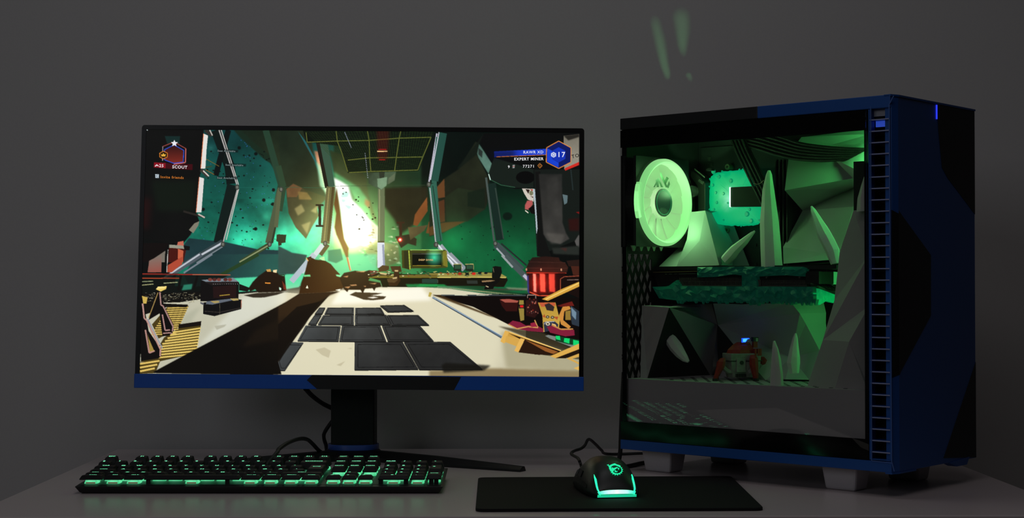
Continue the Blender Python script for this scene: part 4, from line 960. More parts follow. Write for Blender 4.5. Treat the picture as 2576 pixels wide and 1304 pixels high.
# ---------------------------------------------------------------- mouse pad and mouse
pad = MB()
pq = [onz(1196, 1289.5), onz(1922, 1286.5), onz(1839, 1205), onz(1203, 1208.5)]
pc = sum(pq, Vector()) / 4
def rq(q, r, n=6):
    out = []
    for i in range(4):
        p, a, b = q[i], q[i - 1], q[(i + 1) % 4]
        u, v = (a - p).normalized(), (b - p).normalized()
        for k in range(n):
            t = k / (n - 1)
            s0, s1 = p + u * r, p + v * r
            out.append(s0 * (1 - t) ** 2 + p * 2 * t * (1 - t) + s1 * t * t)
    return out
pad.prism([p - pc for p in rq(pq, .011)], (0, 0, .0036))
o = pad.obj('mouse_pad', M('pad_cloth', (25, 24, 25), 0.85, bump=0.15, bscale=1400, spec=0.2), bevel=.0008)
o.location = pc
tag(o, 'black cloth mouse pad with rounded corners lying under the mouse', 'mouse pad')

ms_rear = onz(1552, 1254, DESK + .0036)
MA = math.radians(8.0)
mouse = thing('mouse', 'black gaming mouse with glowing green light bar and dragon emblem on the pad', 'mouse', (ms_rear.x, ms_rear.y, DESK + .0036), MA)
m_mouse = M('mouse_shell', (24, 26, 26), 0.42, bump=0.03, bscale=900)
LEN = .122
def msec(t):
    """half width left / right, height of the back at t along the length (0 rear, 1 front)"""
    hl = np.interp(t, [0, .04, .15, .4, .65, .85, 1], [.023, .0262, .0305, .0335, .0325, .031, .026])
    hr = np.interp(t, [0, .04, .15, .4, .65, .85, 1], [.023, .0262, .0300, .0325, .031, .0295, .026])
    h = np.interp(t, [0, .03, .08, .16, .3, .45, .6, .8, .95, 1], [.0045, .0125, .0205, .0295, .0385, .0415, .0405, .032, .020, .013])
    return hl, hr, h
def mtop(t, s):
    hl, hr, h = msec(t)
    w_ = hl if s < 0 else hr
    z = .004 + (h - .004) * max(0.0, 1 - abs(s) ** 2.6) ** .55
    return Vector((s * w_, t * LEN, z))
shell = MB()
rg_ = []
for i in range(29):
    t = i / 28.0
    pts = [mtop(t, math.sin(a)) for a in np.linspace(-math.pi / 2, math.pi / 2, 25)]
    hl, hr, h = msec(t)
    pts += [Vector((hr * .93, t * LEN, .0008)), Vector((-hl * .93, t * LEN, .0008))]
    rg_.append(pts)
shell.rings(rg_).obj('shell', m_mouse, mouse, smooth=True)
def msurf(t, s, up=.0003):
    p = mtop(t, s); a = mtop(min(1, t + .01), s) - mtop(max(0, t - .01), s); b = mtop(t, min(.99, s + .01)) - mtop(t, max(-.99, s - .01))
    n = b.cross(a).normalized(); n = n if n.z > 0 else -n
    return p + n * up
m_bar = glow_mat('light_bar', (60, 200, 150), (205, 255, 240), (36, 255, 170), (0, 0, .008), .022, 1.6, 1.5, noise=.55, nscale=110)
m_emb = M('emblem_light', (20, 200, 140), 0.4, emit=(30, 235, 165), estr=.95)
lb = MB()
def strip(mb, ts, up, w):
    for (t0, s0), (t1, s1) in zip(ts[:-1], ts[1:]):
        n = 5
        rings_ = []
        for k in range(n + 1):
            u_ = k / n
            t, s = t0 + (t1 - t0) * u_, s0 + (s1 - s0) * u_
            dt, ds = t1 - t0, s1 - s0
            if abs(ds) > abs(dt) * .3: a, b = (t - w, s), (t + w, s)
            else: a, b = (t, s - w * 3.2), (t, s + w * 3.2)
            rings_.append([msurf(*a, -.001), msurf(*b, -.001), msurf(*b, up), msurf(*a, up)])
        mb.rings(rings_)
strip(lb, [(.0085, -.90), (.0085, -.45), (.0085, 0), (.0085, .45), (.0085, .90)], .0014, .0075)
strip(lb, [(.006, -.86), (.150, -.70)], .0011, .028)
strip(lb, [(.006, .86), (.150, .72)], .0011, .028)
o = lb.obj('light_bar', m_bar, mouse)
o['label'] = 'bright mint green light bar around the rear edge'
lo = MB()
lo.rings([[Vector((x, y_, z)) for x, y_, z in ((sx, -.0012, .0012), (sx, -.0012, .0042), (sx, .004, .0042), (sx, .004, .0012))] for sx in (-.0225, -.011, 0, .011, .0225)])
lo.obj('lower_light', M('light_bar_low', (20, 160, 120), 0.3, emit=(30, 215, 160), estr=.8), mouse)
# dragon emblem: curled serpent with raised head, wing and toothed tail, laid on the shell
def E_(x, y):                                   # emblem crop pixel (1594 x 1304 over photo 1420..1640, 1090..1270) -> shell surface
    px, py = 1420 + x / 7.245, 1090 + y / 7.245
    d = ray(px, py)
    best = None
    Ri = Matrix.Rotation(-MA, 3, 'Z')
    o_ = Ri @ (CAM - mouse.location); dd = Ri @ d
    for k in range(60):                         # march the line of sight down to the shell
        pass
    lo_, hi_ = 1.6, 2.0
    for k in range(40):
        mid = (lo_ + hi_) / 2; p = o_ + dd * mid
        t = min(1, max(0, p.y / LEN)); hl, hr, h = msec(t); s = p.x / (hl if p.x < 0 else hr)
        inside = p.y > 0 and abs(s) < 1 and p.z < mtop(t, s).z
        if inside: hi_ = mid
        else: lo_ = mid
    return o_ + dd * (hi_ - .0012)
em = MB()
def epoly(pts):
    q = [E_(*p) for p in pts]
    c = sum(q, Vector()) / len(q)
    em.add(q, [tuple(range(len(q)))])
def arc(cx, cy, rx, ry, a0, a1, w0, w1, n=18, teeth=False):
    ps = []
    for k in range(n + 1):
        a = math.radians(a0 + (a1 - a0) * k / n); w = w0 + (w1 - w0) * k / n
        ps.append(((cx + (rx - w) * math.cos(a), cy + (ry - w) * math.sin(a)), (cx + rx * math.cos(a), cy + ry * math.sin(a))))
    for k in range(n):
        epoly([ps[k][0], ps[k][1], ps[k + 1][1], ps[k + 1][0]])
        if teeth and k % 2 == 0:
            a = math.radians(a0 + (a1 - a0) * (k + .5) / n)
            epoly([ps[k][1], (cx + (rx + 20) * math.cos(a), cy + (ry + 20) * math.sin(a)), ps[k + 1][1]])
arc(950, 680, 105, 80, -40, 190, 12, 34, 20, True)            # curled tail with teeth
epoly([(1005, 650), (960, 625), (985, 670)]); epoly([(985, 670), (960, 645), (1000, 690)])
epoly([(910, 690), (930, 675), (945, 700), (970, 690), (960, 715), (920, 712)])
epoly([(880, 720), (850, 705), (815, 655), (810, 620), (840, 580), (850, 625), (865, 665), (895, 690)])    # body
epoly([(840, 580), (875, 565), (915, 552), (935, 565), (900, 590), (862, 605), (850, 625)])
epoly([(915, 552), (950, 570), (1010, 588), (1028, 610), (1018, 632), (985, 612), (930, 590), (900, 590)])    # head
epoly([(865, 665), (862, 625), (900, 640), (955, 620), (975, 630), (930, 660), (895, 690)])    # wing
epoly([(840, 580), (815, 595), (790, 585), (768, 582), (792, 592), (800, 605), (810, 620)])
epoly([(768, 582), (795, 575), (805, 568), (812, 580), (800, 590)])
o = em.obj('emblem', m_emb, mouse)
o['label'] = 'glowing green curled dragon emblem on the back'
# left thumb side: grip, two side buttons; split between the main buttons and the wheel in front
for t0, t1 in ((.42, .58), (.60, .76)):
    mb = MB(); rr = []
    for k in range(5):
        t = t0 + (t1 - t0) * k / 4
        rr.append([msurf(t, -.93, -.001), msurf(t, -.84, -.001), msurf(t, -.84, .0011), msurf(t, -.93, .0012)])
    mb.rings(rr).obj('side_button', M('glossy_black', (14, 15, 16), 0.2), mouse)
mb = MB(); rr = []
for k in range(9):
    t = .2 + .65 * k / 8
    rr.append([msurf(t, -.985, -.001), msurf(t, -.95, -.001), msurf(t, -.95, .0005), msurf(t, -.985, .0006)])
mb.rings(rr).obj('side_grip', M('grip_rubber', (15, 15, 15), 0.8), mouse)
MB().cyl((-.0035, .100, .0235), (1, 0, 0), .0115, .007, 20).obj('scroll_wheel', m_black, mouse)
lw = lambda p: Matrix.Rotation(-MA, 3, 'Z') @ (p - mouse.location)
mc = [lw(p) for p in (onz(1478, 1218, DESK + .012), onz(1464, 1180, DESK + .0125), ony(1459, 1164, 1.93), ony(1453, 1153, 1.95), ony(1441, 1146, 1.98), ony(1437, 1141, 2.0), ony(1445, 1135, 2.02), ony(1462, 1129, 2.04), ony(1472, 1120, 2.06), ony(1478, 1108, 2.08), ony(1485, 1107, 2.1), ony(1500, 1120, 2.13), ony(1513, 1133, 2.16), onz(1530, 1143, DESK + .003), onz(1620, 1141, DESK + .003))]
MB().tube(mc, .00205).obj('cable', m_cord, mouse)

# ---------------------------------------------------------------- computer case
PA = math.radians(47.65)
_near = CAM + ray(2250, 1191) * 1.77
ORG = Vector((_near.x, _near.y, DESK))
PX_, PY_ = Vector((math.cos(PA), math.sin(PA), 0)), Vector((-math.sin(PA), math.cos(PA), 0))
def loc(p):
    q = p - ORG
    return Vector((q.dot(PX_), q.dot(PY_), q.z))
CAML = loc(CAM)
def L(x, y, axis, v):
    """photo pixel -> point on the plane (axis = v) in the case's own frame: x from the glass inwards, y from the front to the back"""
    d = ray(x, y); d = Vector((d.dot(PX_), d.dot(PY_), d.z))
    return CAML + d * ((v - CAML[axis]) / d[axis])
LX = lambda v, *pts: [L(x, y, 0, v) for x, y in pts]
LY = lambda v, *pts: [L(x, y, 1, v) for x, y in pts]
CW, CL, ZB, ZT = .2135, .396, .0295, .466
def in_case(name, label, cat, at=(0, 0, 0), group=None):
    """a thing standing inside or on the case, with the case's turn; at = its base in the case's frame"""
    p = ORG + PX_ * at[0] + PY_ * at[1] + Vector((0, 0, at[2]))
    o = thing(name, label, cat, p, PA, group)
    return o
pc = in_case('computer_case', 'tall blue and black computer tower with a glass side standing at the right', 'computer')
m_caseblk = M('case_black', (15, 15, 16), 0.5, bump=0.03, bscale=800)
m_gblack = M('glass_border', (7, 7, 8), 0.12, spec=0.5)
m_trim = M('blue_trim', (30, 82, 158), 0.4, bump=0.03, bscale=600)
m_patch = M('black_wrap', (24, 24, 25), 0.5, bump=0.03, bscale=600)
m_white = M('white_plate', (192, 188, 191), 0.55, bump=0.02, bscale=500)
m_foot = M('grey_plastic', (205, 200, 203), 0.5)
T = .0014
# carcass sheets
MB().box(.004, CW, .012, CL, ZB, ZB + .004).obj('floor_sheet', m_caseblk, pc)
MB().box(CW - .0015, CW, .012, CL, ZB, ZT - .003).obj('right_sheet', m_caseblk, pc)
MB().box(.1790, .1805, .03, CL - .002, ZB + .006, ZT - .014).obj('motherboard_tray', m_caseblk, pc)
# top cover: blue trim in front, dark wrap at the back, with holes shaped to throw streaks of light on the wall
zt0 = ZT - .0150
STREAKP = Vector((.070, .300, .402))
def on_top(px, py):                             # where the added spot's beam leaves the top towards a streak on the wall
    w_ = loc(ony(px, py, 2.318)); t = (ZT - .002 - STREAKP.z) / (w_.z - STREAKP.z)
    p = STREAKP + (w_ - STREAKP) * t
    return Vector((min(p.x, CW - .006), min(p.y, CL - .0035), ZT - .002))
slots = [[(1700, 62), (1708, 48), (1724, 46), (1733, 58), (1734, 105), (1724, 160), (1713, 140)], [(1645, 70), (1660, 66), (1676, 120), (1690, 205), (1684, 216), (1668, 180)], [(1724, 200), (1738, 196), (1752, 250), (1753, 282), (1738, 282)]]  # hole outlines, traced back from the streaks they should throw
bm = bmesh.new()
def loop_(pts):
    vs = [bm.verts.new(p) for p in pts]
    return [bm.edges.new((a, b)) for a, b in zip(vs, vs[1:] + vs[:1])]
es = loop_([Vector((x, y, ZT - .002)) for x, y in ((.006, .003), (CW - .002, .003), (CW - .002, CL), (.006, CL))])
for q in slots: es += loop_([on_top(*p) for p in q])
bmesh.ops.triangle_fill(bm, use_beauty=True, edges=es)
ex = bmesh.ops.extrude_face_region(bm, geom=list(bm.faces))
for v in ex['geom']:
    if isinstance(v, bmesh.types.BMVert): v.co.z += .0014
bmesh.ops.recalc_face_normals(bm, faces=bm.faces)
tme = bpy.data.meshes.new('top_panel'); bm.to_mesh(tme); bm.free(); tme.materials.append(m_caseblk)
link('top_panel', tme, pc)
streak_l = bpy.data.lights.new('streak_spot', 'SPOT'); streak_l.energy = .62; streak_l.color = (.30, 1.0, .38); streak_l.shadow_soft_size = .0022  # added hidden spot, there only to throw the green wall streaks
streak_l.spot_size = math.radians(60); streak_l.spot_blend = .3
streak_o = bpy.data.objects.new('streak_spot', streak_l); COL.objects.link(streak_o); streak_o.parent = pc; streak_o.location = STREAKP
streak_o.rotation_euler = (on_top(1710, 110) - STREAKP).to_track_quat('-Z', 'Y').to_euler()
MB().box(STREAKP.x - .004, STREAKP.x + .004, STREAKP.y - .004, STREAKP.y + .004, STREAKP.z - .006, STREAKP.z - .003).obj('streak_spot_body', m_caseblk, pc)  # made-up body for the added spot
def yz(px, py): p = L(px, py, 0, 0); return p.y, p.z
ya, _ = yz(1905, 280)
o = MB().box(0, .006, .0035, ya, zt0, ZT).obj('top_trim', m_trim, pc, bevel=.0008)
o = MB().box(0, .006, ya, CL, zt0, ZT).obj('top_trim', m_patch, pc, bevel=.0008)
o['label'] = 'black wrapped rear half of the top trim'
MB().box(0, .010, .0035, CL, ZB, ZB + .0125).obj('bottom_trim', m_trim, pc, bevel=.0008)
MB().box(CW - .008, CW, .012, CL, ZT - .012, ZT - .0022).obj('top_rail', m_caseblk, pc)
MB().box(.0062, .012, .034, CL - .002, zt0 - .010, ZT - .0022).obj('top_rail', m_caseblk, pc)
# glass side panel with black printed borders
zg0, zg1 = ZB + .0132, zt0 - .0012
yg0, yg1 = .0322, CL - .001
q = [L(2172, 325, 0, .002), L(1591, 373, 0, .002), L(1578, 373, 0, .002), L(2175, 1106, 0, .002), L(1590, 1061, 0, .002)]
wy0, wy1 = q[0].y, L(1574, 700, 0, .002).y
wz1, wz0 = (q[0].z + q[1].z) / 2, (q[3].z + q[4].z) / 2
m_glass = glass_mat('tinted_glass', (243, 243, 242))
gv = MB().box(.0018, .0048, yg0, yg1, zg0, zg1)      # pane skewed, top outwards, to shift the keyboard's reflection
gv.v = [(x - .014 * (z - zg0) + .012 * (y - .21), y, z) for x, y, z in gv.v]
gp = gv.obj('glass_panel', m_glass, pc)
bd = MB()
for y0, y1, z0, z1 in ((yg0, yg1, wz1, zg1), (yg0, yg1, zg0, wz0), (yg0, wy0, wz0, wz1), (wy1, yg1, wz0, wz1)):
    bd.box(.0034, .0044, y0, y1, z0, z1)
bd.obj('black_border', m_gblack, gp)
MB().box(-.0004, -.00005, yg0, yg1, wz1, zg1).obj('black_border', m_gblack, gp)
MB().box(-.0004, -.00005, yg0, yg1, zg0, wz0).obj('black_border', m_gblack, gp)
# rear wall: frame round the fan, lattice vent below it
yb0 = CL - .0016
fc = L(1668, 510, 1, .371); fx, fz = fc.x, fc.z
rw = MB()
nseg = 48
sq, ci = [], []
for k in range(nseg):
    a = 2 * math.pi * k / nseg; c_, s_ = math.cos(a), math.sin(a); m_ = max(abs(c_), abs(s_))
    sq.append((fx + .0605 * c_ / m_, yb0, fz + .0605 * s_ / m_)); ci.append((fx + .056 * c_, yb0, fz + .056 * s_))
rw.ringwall(sq, ci, (0, .0012, 0))
rw.box(.004, CW - .002, yb0, CL, fz + .0605, ZT - .0021)
rw.box(fx + .0605, CW - .002, yb0, CL, ZB, fz + .0605)
lz1 = L(1610, 640, 1, yb0).z; lz0 = L(1610, 962, 1, yb0).z
lx0, lx1 = .004, L(1640, 800, 1, yb0).x
rw.box(.004, fx + .0605, yb0, CL, lz1, fz - .0605)
rw.box(.004, fx + .0605, yb0, CL, ZB, lz0)
rw.box(lx1, fx + .0605, yb0, CL, lz0, lz1)
rw.obj('rear_panel', m_caseblk, pc)
lat = MB()
def bar2(x0, z0, x1, z1, w):
    d = Vector((x1 - x0, 0, z1 - z0)); n = Vector((-d.z, 0, d.x)).normalized() * w / 2
    a, b = Vector((x0, yb0, z0)), Vector((x1, yb0, z1))
    lat.prism([a + n, b + n, b - n, a - n], (0, .0012, 0))
def clipbar(x0, z0, dx, dz, w):
    ts = []
    t0, t1 = 0.0, 1.0
    for p, d, lo_, hi_ in ((x0, dx, lx0, lx1), (z0, dz, lz0, lz1)):
        a, b = (lo_ - p) / d, (hi_ - p) / d
        t0, t1 = max(t0, min(a, b)), min(t1, max(a, b))
    if t1 > t0 + .02: bar2(x0 + dx * t0, z0 + dz * t0, x0 + dx * t1, z0 + dz * t1, w)
H_ = lz1 - lz0
wl = lx1 - lx0
k = -6
while k < 16:
    clipbar(lx0 - .001, lz0 + k * .029, wl + .002, (wl + .002) * 2.3, .0043)
    clipbar(lx0 - .001, lz0 + k * .029 + .012, wl + .002, -(wl + .002) * 2.1, .0043)
    k += 1
lat.obj('rear_lattice', m_caseblk, pc)
# feet
for (px, py, xo) in ((2127, 1231, .0), (1685, 1183, .0)):
    p = loc(onz(px, py))
    MB().frustum(.030, .040, .038, .048, 0, ZB + .0005, mat=Matrix.Translation((.042, p.y, 0))).obj('foot', m_foot, pc, bevel=.003)
    MB().frustum(.030, .040, .038, .048, 0, ZB + .0005, mat=Matrix.Translation((CW - .036, p.y - .012, 0))).obj('foot', m_foot, pc, bevel=.003)
# front panel: body with a bevelled near edge, dark pieces of wrap, light line, lip
fp = MB()
prof_ = [(0, .0032), (.0006, .0020), (.0115, .0), (CW, .0), (CW, .0105), (.0, .0105)]
zlip = ZB + .003
fpts = [(0.0, .0045, 0)]
fp.prism([(x, y, ZB) for x, y in [(.0022, .0033), (.0125, 0), (CW, 0), (CW, .0115), (.0022, .0115)]], (0, 0, ZT - ZB - .0018))
fpo = fp.obj('front_panel', m_trim, pc, bevel=.0006)
MB().prism([(.0, .0030, ZT - .0018), (.0125, -.0012, ZT - .0018), (CW + .0008, -.0012, ZT - .0018), (CW + .0008, .0115, ZT - .0018), (0, .0115, ZT - .0018)], (0, 0, .0022)).obj('top_lip', m_trim, pc)
MB().prism([(.0, .0030, ZB - .0016), (.0125, -.0010, ZB - .0016), (.052, -.0010, ZB - .0016), (.056, .0115, ZB - .0016), (0, .0115, ZB - .0016)], (0, 0, .002)).obj('bottom_lip', m_trim, pc)
MB().prism([(.158, -.001, ZB - .006), (.186, -.001, ZB - .006), (.193, -.001, ZB + .003), (.138, -.001, ZB)], (0, .012, 0)).obj('bottom_lip', m_trim, pc)
def fpatch(pts, label=None):
    q = [L(x, y, 1, -.0004) for x, y in pts]
    q = [Vector((min(CW - .0002, max(.0128, p.x)), -.0004, min(ZT - .002, max(ZB + .0005, p.z)))) for p in q]
    o = MB().prism(q, (0, .0005, 0)).obj('dark_patch', m_patch, fpo)
    if label: o['label'] = label
fpatch([(2357, 250), (2361, 330), (2370, 422), (2384, 448), (2460, 540), (2460, 260)], 'black angular wrap at the top right of the front')
fpatch([(2255, 529), (2268, 540), (2342, 642), (2342, 794), (2266, 936), (2255, 945)], 'black angular wrap at the left of the front')
fpatch([(2470, 910), (2374, 1153), (2480, 1153)], 'black triangular wrap at the lower right of the front')
def bev(z0, z1):                                # the dark wrap runs round the bevelled edge
    p = [Vector((.0020, .0030)), Vector((.0126, -.0003))]
    return MB().prism([(p[0].x, p[0].y, z0), (p[1].x, p[1].y, z0 + .003), (p[1].x, p[1].y, z1 - .004), (p[0].x, p[0].y, z1)], (.0002, .0006, 0)).obj('dark_patch', m_patch, fpo)
bev(L(2250, 951, 0, 0).z, L(2250, 528, 0, 0).z)
la, lb_ = L(2357, 258, 1, -.001), L(2359, 300, 1, -.001)
MB().box(la.x - .0009, la.x + .0009, -.0012, .0, lb_.z, ZT - .003).obj('light_line', M('blue_led', (40, 60, 220), 0.4, emit=(46, 62, 240), estr=1.0), pc)
# louvred vent along the front edge of the glass side
sy0, sy1 = .0038, .0300
vz1, vz0 = zt0 - .0005, ZB + .0135
vt = MB()
vt.box(0, .012, sy0, sy0 + .0016, vz0, vz1)
vt.box(0, .012, sy1 - .0002, sy1 + .0016, vz0, vz1)
vt.box(0, .012, sy0, sy1, vz0, vz0 + .0012)
vt.obj('vent_frame', m_trim, pc)
cav = MB()
cav.box(.030, .0315, sy0, .034, vz0, vz1)
cav.box(.004, .030, .0318, .0330, vz0, vz1)
cav.obj('vent_back', m_caseblk, pc)
NF = 30
fin_me = None
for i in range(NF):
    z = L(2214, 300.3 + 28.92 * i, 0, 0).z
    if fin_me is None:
        o = MB().box(0, .020, sy0 + .0012, sy1 + .0002, -.0007, .0007).obj('vent_fin', m_trim, pc); fin_me = o.data; fin_me.materials.append(M('fin_highlight', (150, 158, 196), .3))
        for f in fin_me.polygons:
            if f.normal.x < -.9: f.material_index = 1  # highlight on the fin edges, put in as a paler colour
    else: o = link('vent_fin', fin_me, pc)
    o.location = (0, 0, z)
m_bead = M('blue_edge', (72, 104, 170), .3)
def bead(*px):
    q = LX(-.0006, *px)
    for a, b in zip(q[:-1], q[1:]):
        d = (b - a).normalized(); n = d.cross(Vector((1, 0, 0))).normalized() * .0006
        MB().prism([a + n, b + n, b - n, a - n], (.0008, 0, 0)).obj('edge_bead', m_bead, pc)
bead((2248, 241), (2236.5, 263), (2239, 600), (2243, 1163), (2249.5, 1187))
bead((2190, 268), (2190.5, 600), (2192.5, 1160), (2243, 1166))
p0, p1 = L(2198, 270, 0, .010), L(2232, 291, 0, .010)
MB().box(.010, .014, p1.y, p0.y, p1.z, p0.z).obj('latch', m_foot, pc)
p0, p1 = L(2203, 303, 0, .012), L(2232, 318, 0, .012)
MB().box(.012, .014, p1.y, p0.y, p1.z, p0.z).obj('power_light', M('blue_glow', (60, 90, 200), 0.4, emit=(52, 84, 205), estr=.55), pc)
# power supply shroud, white, with punched top
zs = (L(1610, 955, 0, .010).z + L(2036, 975, 0, .010).z) / 2
SHZ = zs
MB().box(.0085, .0100, .036, CL - .004, ZB + .004, SHZ).obj('shroud_front', m_white, pc)
MB().box(.0100, .1785, .036, CL - .004, SHZ - .0015, SHZ).obj('shroud_top', m_white, pc)
hole = None
for iy in range(14):
    for ix in range(9):
        y, x = .075 + iy * .0195 + (ix % 2) * .0097, .022 + ix * .012
        if hole is None:
            o = MB().cyl((0, 0, 0), (0, 0, 1), .0027, .0003, 10).obj('vent_hole', M('hole_black', (2, 2, 2), 0.9), pc); hole = o.data
        else: o = link('vent_hole', hole, pc)
        o.location = (x, y, SHZ)
cords = MB().tube([Vector((.012, CL + .0035, .13)), Vector((.011, CL + .006, .08)), Vector((.012, CL + .009, .03)), Vector((.018, CL + .013, .0045)), Vector((.07, CL + .014, .0038)), Vector((.12, CL + .012, .0038))], .0030)
o = cords.obj('power_cable', m_cord, None)
o.location = ORG; o.rotation_euler = (0, 0, PA)
tag(o, 'black power cable dropping to the desk behind the left edge of the tower', 'cable')

# ---------------------------------------------------------------- fans
m_fframe = M('fan_black', (18, 18, 19), 0.5)
def fan(name, label, at, green, ring_e, facing=1, group=None):
    """120 mm case fan; the lit ring and the blades face -y of the fan (towards the inside of the case)"""
    t = in_case(name, label, 'fan', at, group)
    if facing < 0: t.rotation_euler = (0, 0, PA + math.pi)
    fr_ = MB(); sq_, ci_ = [], []
    for k in range(48):
        a = 2 * math.pi * k / 48; c_, s_ = math.cos(a), math.sin(a); m_ = max(abs(c_), abs(s_))
        sq_.append((.0598 * c_ / m_, 0, .0598 * s_ / m_)); ci_.append((.0575 * c_, 0, .0575 * s_))
    fr_.ringwall(sq_, ci_, (0, .0042, 0)); fr_.ringwall([(x, .0180, z) for x, y, z in sq_], [(x, .0180, z) for x, y, z in ci_], (0, .0042, 0))
    c57 = [(.0598 * math.cos(2 * math.pi * k / 48), .0042, .0598 * math.sin(2 * math.pi * k / 48)) for k in range(48)]
    fr_.ringwall(c57, [(x, .0042, z) for x, y, z in ci_], (0, .0138, 0))
    fr_.obj('frame', m_fframe, t)
    rg = MB()
    cr = lambda r, y: [Vector((r * math.cos(2 * math.pi * k / 64), y, r * math.sin(2 * math.pi * k / 64))) for k in range(64)]
    rg.rings([cr(.0522, .0125), cr(.0522, -.0070), cr(.0545, -.0085), cr(.0570, -.0075), cr(.0585, -.0050), cr(.0585, .003)], cap=False)
    ro = rg.obj('light_ring', ring_e, t, smooth=True)
    ear = MB() if facing > 0 else None
    for a0 in (((166, 194), ) if facing > 0 else ()):
        pts_o = [Vector((.0638 * math.cos(math.radians(a)), -.0055, .0638 * math.sin(math.radians(a)))) for a in np.linspace(a0[0] - 9, a0[1] + 7, 9)]
        pts_i = [Vector((.0575 * math.cos(math.radians(a)), -.0055, .0575 * math.sin(math.radians(a)))) for a in np.linspace(a0[1] + 7, a0[0] - 9, 9)]
        ear.prism(pts_o + pts_i, (0, .006, 0))
    if ear: ear.obj('ring_ear', ring_e, t)
    bl = None
    for k in range(13):
        if bl is None:
            mb = MB(); rr = []
            for j in range(7):
                r_ = .0200 + (.0518 - .0200) * j / 6
                a0, a1 = math.radians(-27 + 12 * j / 6), math.radians(15 + 12 * j / 6)
                ring_ = []
                for u_ in np.linspace(0, 1, 6):
                    a = a0 + (a1 - a0) * u_
                    ring_.append(Vector((r_ * math.cos(a), .0045 + .0060 * u_ - .0022 * math.sin(u_ * math.pi), r_ * math.sin(a))))
                ring_ += [p + Vector((0, .0009, 0)) for p in reversed(ring_)]
                rr.append(ring_)
            bo = mb.rings(rr).obj('blade', green, t, smooth=True); bl = bo.data
        else: bo = link('blade', bl, t)
        bo.rotation_euler = (0, 2 * math.pi * k / 13, 0)
    hb = MB().rings([cr(.0215, .012), cr(.0215, .0005), cr(.0205, -.0004), cr(.0200, -.0004)])
    hb.obj('hub', green, t, smooth=True)
    MB().cyl((0, -.0005, 0), (0, -1, 0), .0188, .0012, 40).obj('hub_cap', M('hub_dark', (10, 22, 18), 0.35), t)
    rr = MB(); rr.ringwall([Vector((.0168 * math.cos(a), -.0018, .0168 * math.sin(a))) for a in [2 * math.pi * k / 40 for k in range(40)]], [Vector((.0158 * math.cos(a), -.0018, .0158 * math.sin(a))) for a in [2 * math.pi * k / 40 for k in range(40)]], (0, .0003, 0))
    rr.obj('hub_ring', M('hub_teal', (30, 120, 90), 0.4, emit=(8, 70, 50), estr=.8), t)
    bars = MB()
    for k in range(4):
        a = math.radians(45 + 90 * k); d = Vector((math.cos(a), 0, math.sin(a))); n = Vector((-d.z, 0, d.x)) * .003
        bars.prism([d * .018 + n + Vector((0, .0195, 0)), d * .0585 + n + Vector((0, .0195, 0)), d * .0585 - n + Vector((0, .0195, 0)), d * .018 - n + Vector((0, .0195, 0))], (0, .0025, 0))
    bars.cyl((0, .014, 0), (0, 1, 0), .0195, .008, 24)
    bars.obj('motor_mount', m_fframe, t)
    return t
m_ring = glow_mat('fan_ring_light', (110, 150, 108), (190, 255, 180), (152, 246, 150), (.03, 0, .045), .075, 1.25, 1.0, noise=.15, nscale=30)
m_blade = glow_mat('fan_blade_light', (80, 112, 76), (226, 255, 206), (178, 236, 164), (-.034, 0, -.006), .046, 1.45, .78, noise=.3, nscale=24, power=.7)
rf = fan('case_fan', 'glowing pale green case fan seen behind the glass near the back of the tower', (fx, .3712, fz), m_blade, m_ring, 1)
for k in range(4):                              # the fan's own LEDs, set round its hub
    a = math.radians(25 + 90 * k)
    l = bpy.data.lights.new('fan_led', 'POINT'); l.energy = .052; l.color = (.34, 1.0, .36); l.shadow_soft_size = .008
    lo2 = bpy.data.objects.new('fan_led', l); COL.objects.link(lo2); lo2.parent = rf; lo2.location = (.038 * math.cos(a), -.020, .038 * math.sin(a))
# the maker's slanted letters on the clear guard of the fan
m_logo = M('frosted_letter', (60, 84, 60), 0.5, emit=(80, 140, 80), estr=.5, sampling=False)
def fl(*pts):
    q = [L(1560 + x / 4.66, 380 + y / 4.66, 1, .3600) - Vector((fx, .3712, fz)) for x, y in pts]
    return q
lg = MB()
for q in (((390, 425), (440, 330), (447, 350), (408, 425)), ((415, 340), (450, 318), (455, 425), (430, 425)), ((468, 255), (480, 252), (560, 425), (535, 428), (470, 290)), ((440, 330), (455, 318), (505, 428), (478, 426)), ((520, 350), (545, 300), (570, 320), (525, 410)), ((545, 420), (575, 350), (585, 390), (565, 440))):
    lg.add(fl(*q), [tuple(range(len(q)))])
lo_ = lg.obj('logo', m_logo, rf)
q0 = L(2147, 407, 0, .040); q1 = L(2147, 548, 0, .040)
MB().box(.040, .0425, .034, q0.y, q1.z, q0.z).obj('fan_bracket', m_caseblk, pc)
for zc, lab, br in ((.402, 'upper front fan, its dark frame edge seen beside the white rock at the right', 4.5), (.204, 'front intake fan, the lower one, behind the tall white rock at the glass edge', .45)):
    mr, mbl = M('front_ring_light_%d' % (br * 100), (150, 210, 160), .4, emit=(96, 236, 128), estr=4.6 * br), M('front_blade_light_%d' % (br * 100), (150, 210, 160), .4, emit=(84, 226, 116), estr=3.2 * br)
    f_ = fan('case_fan', lab, (.1185, .062, zc), mbl, mr, -1, 'front intake fans')

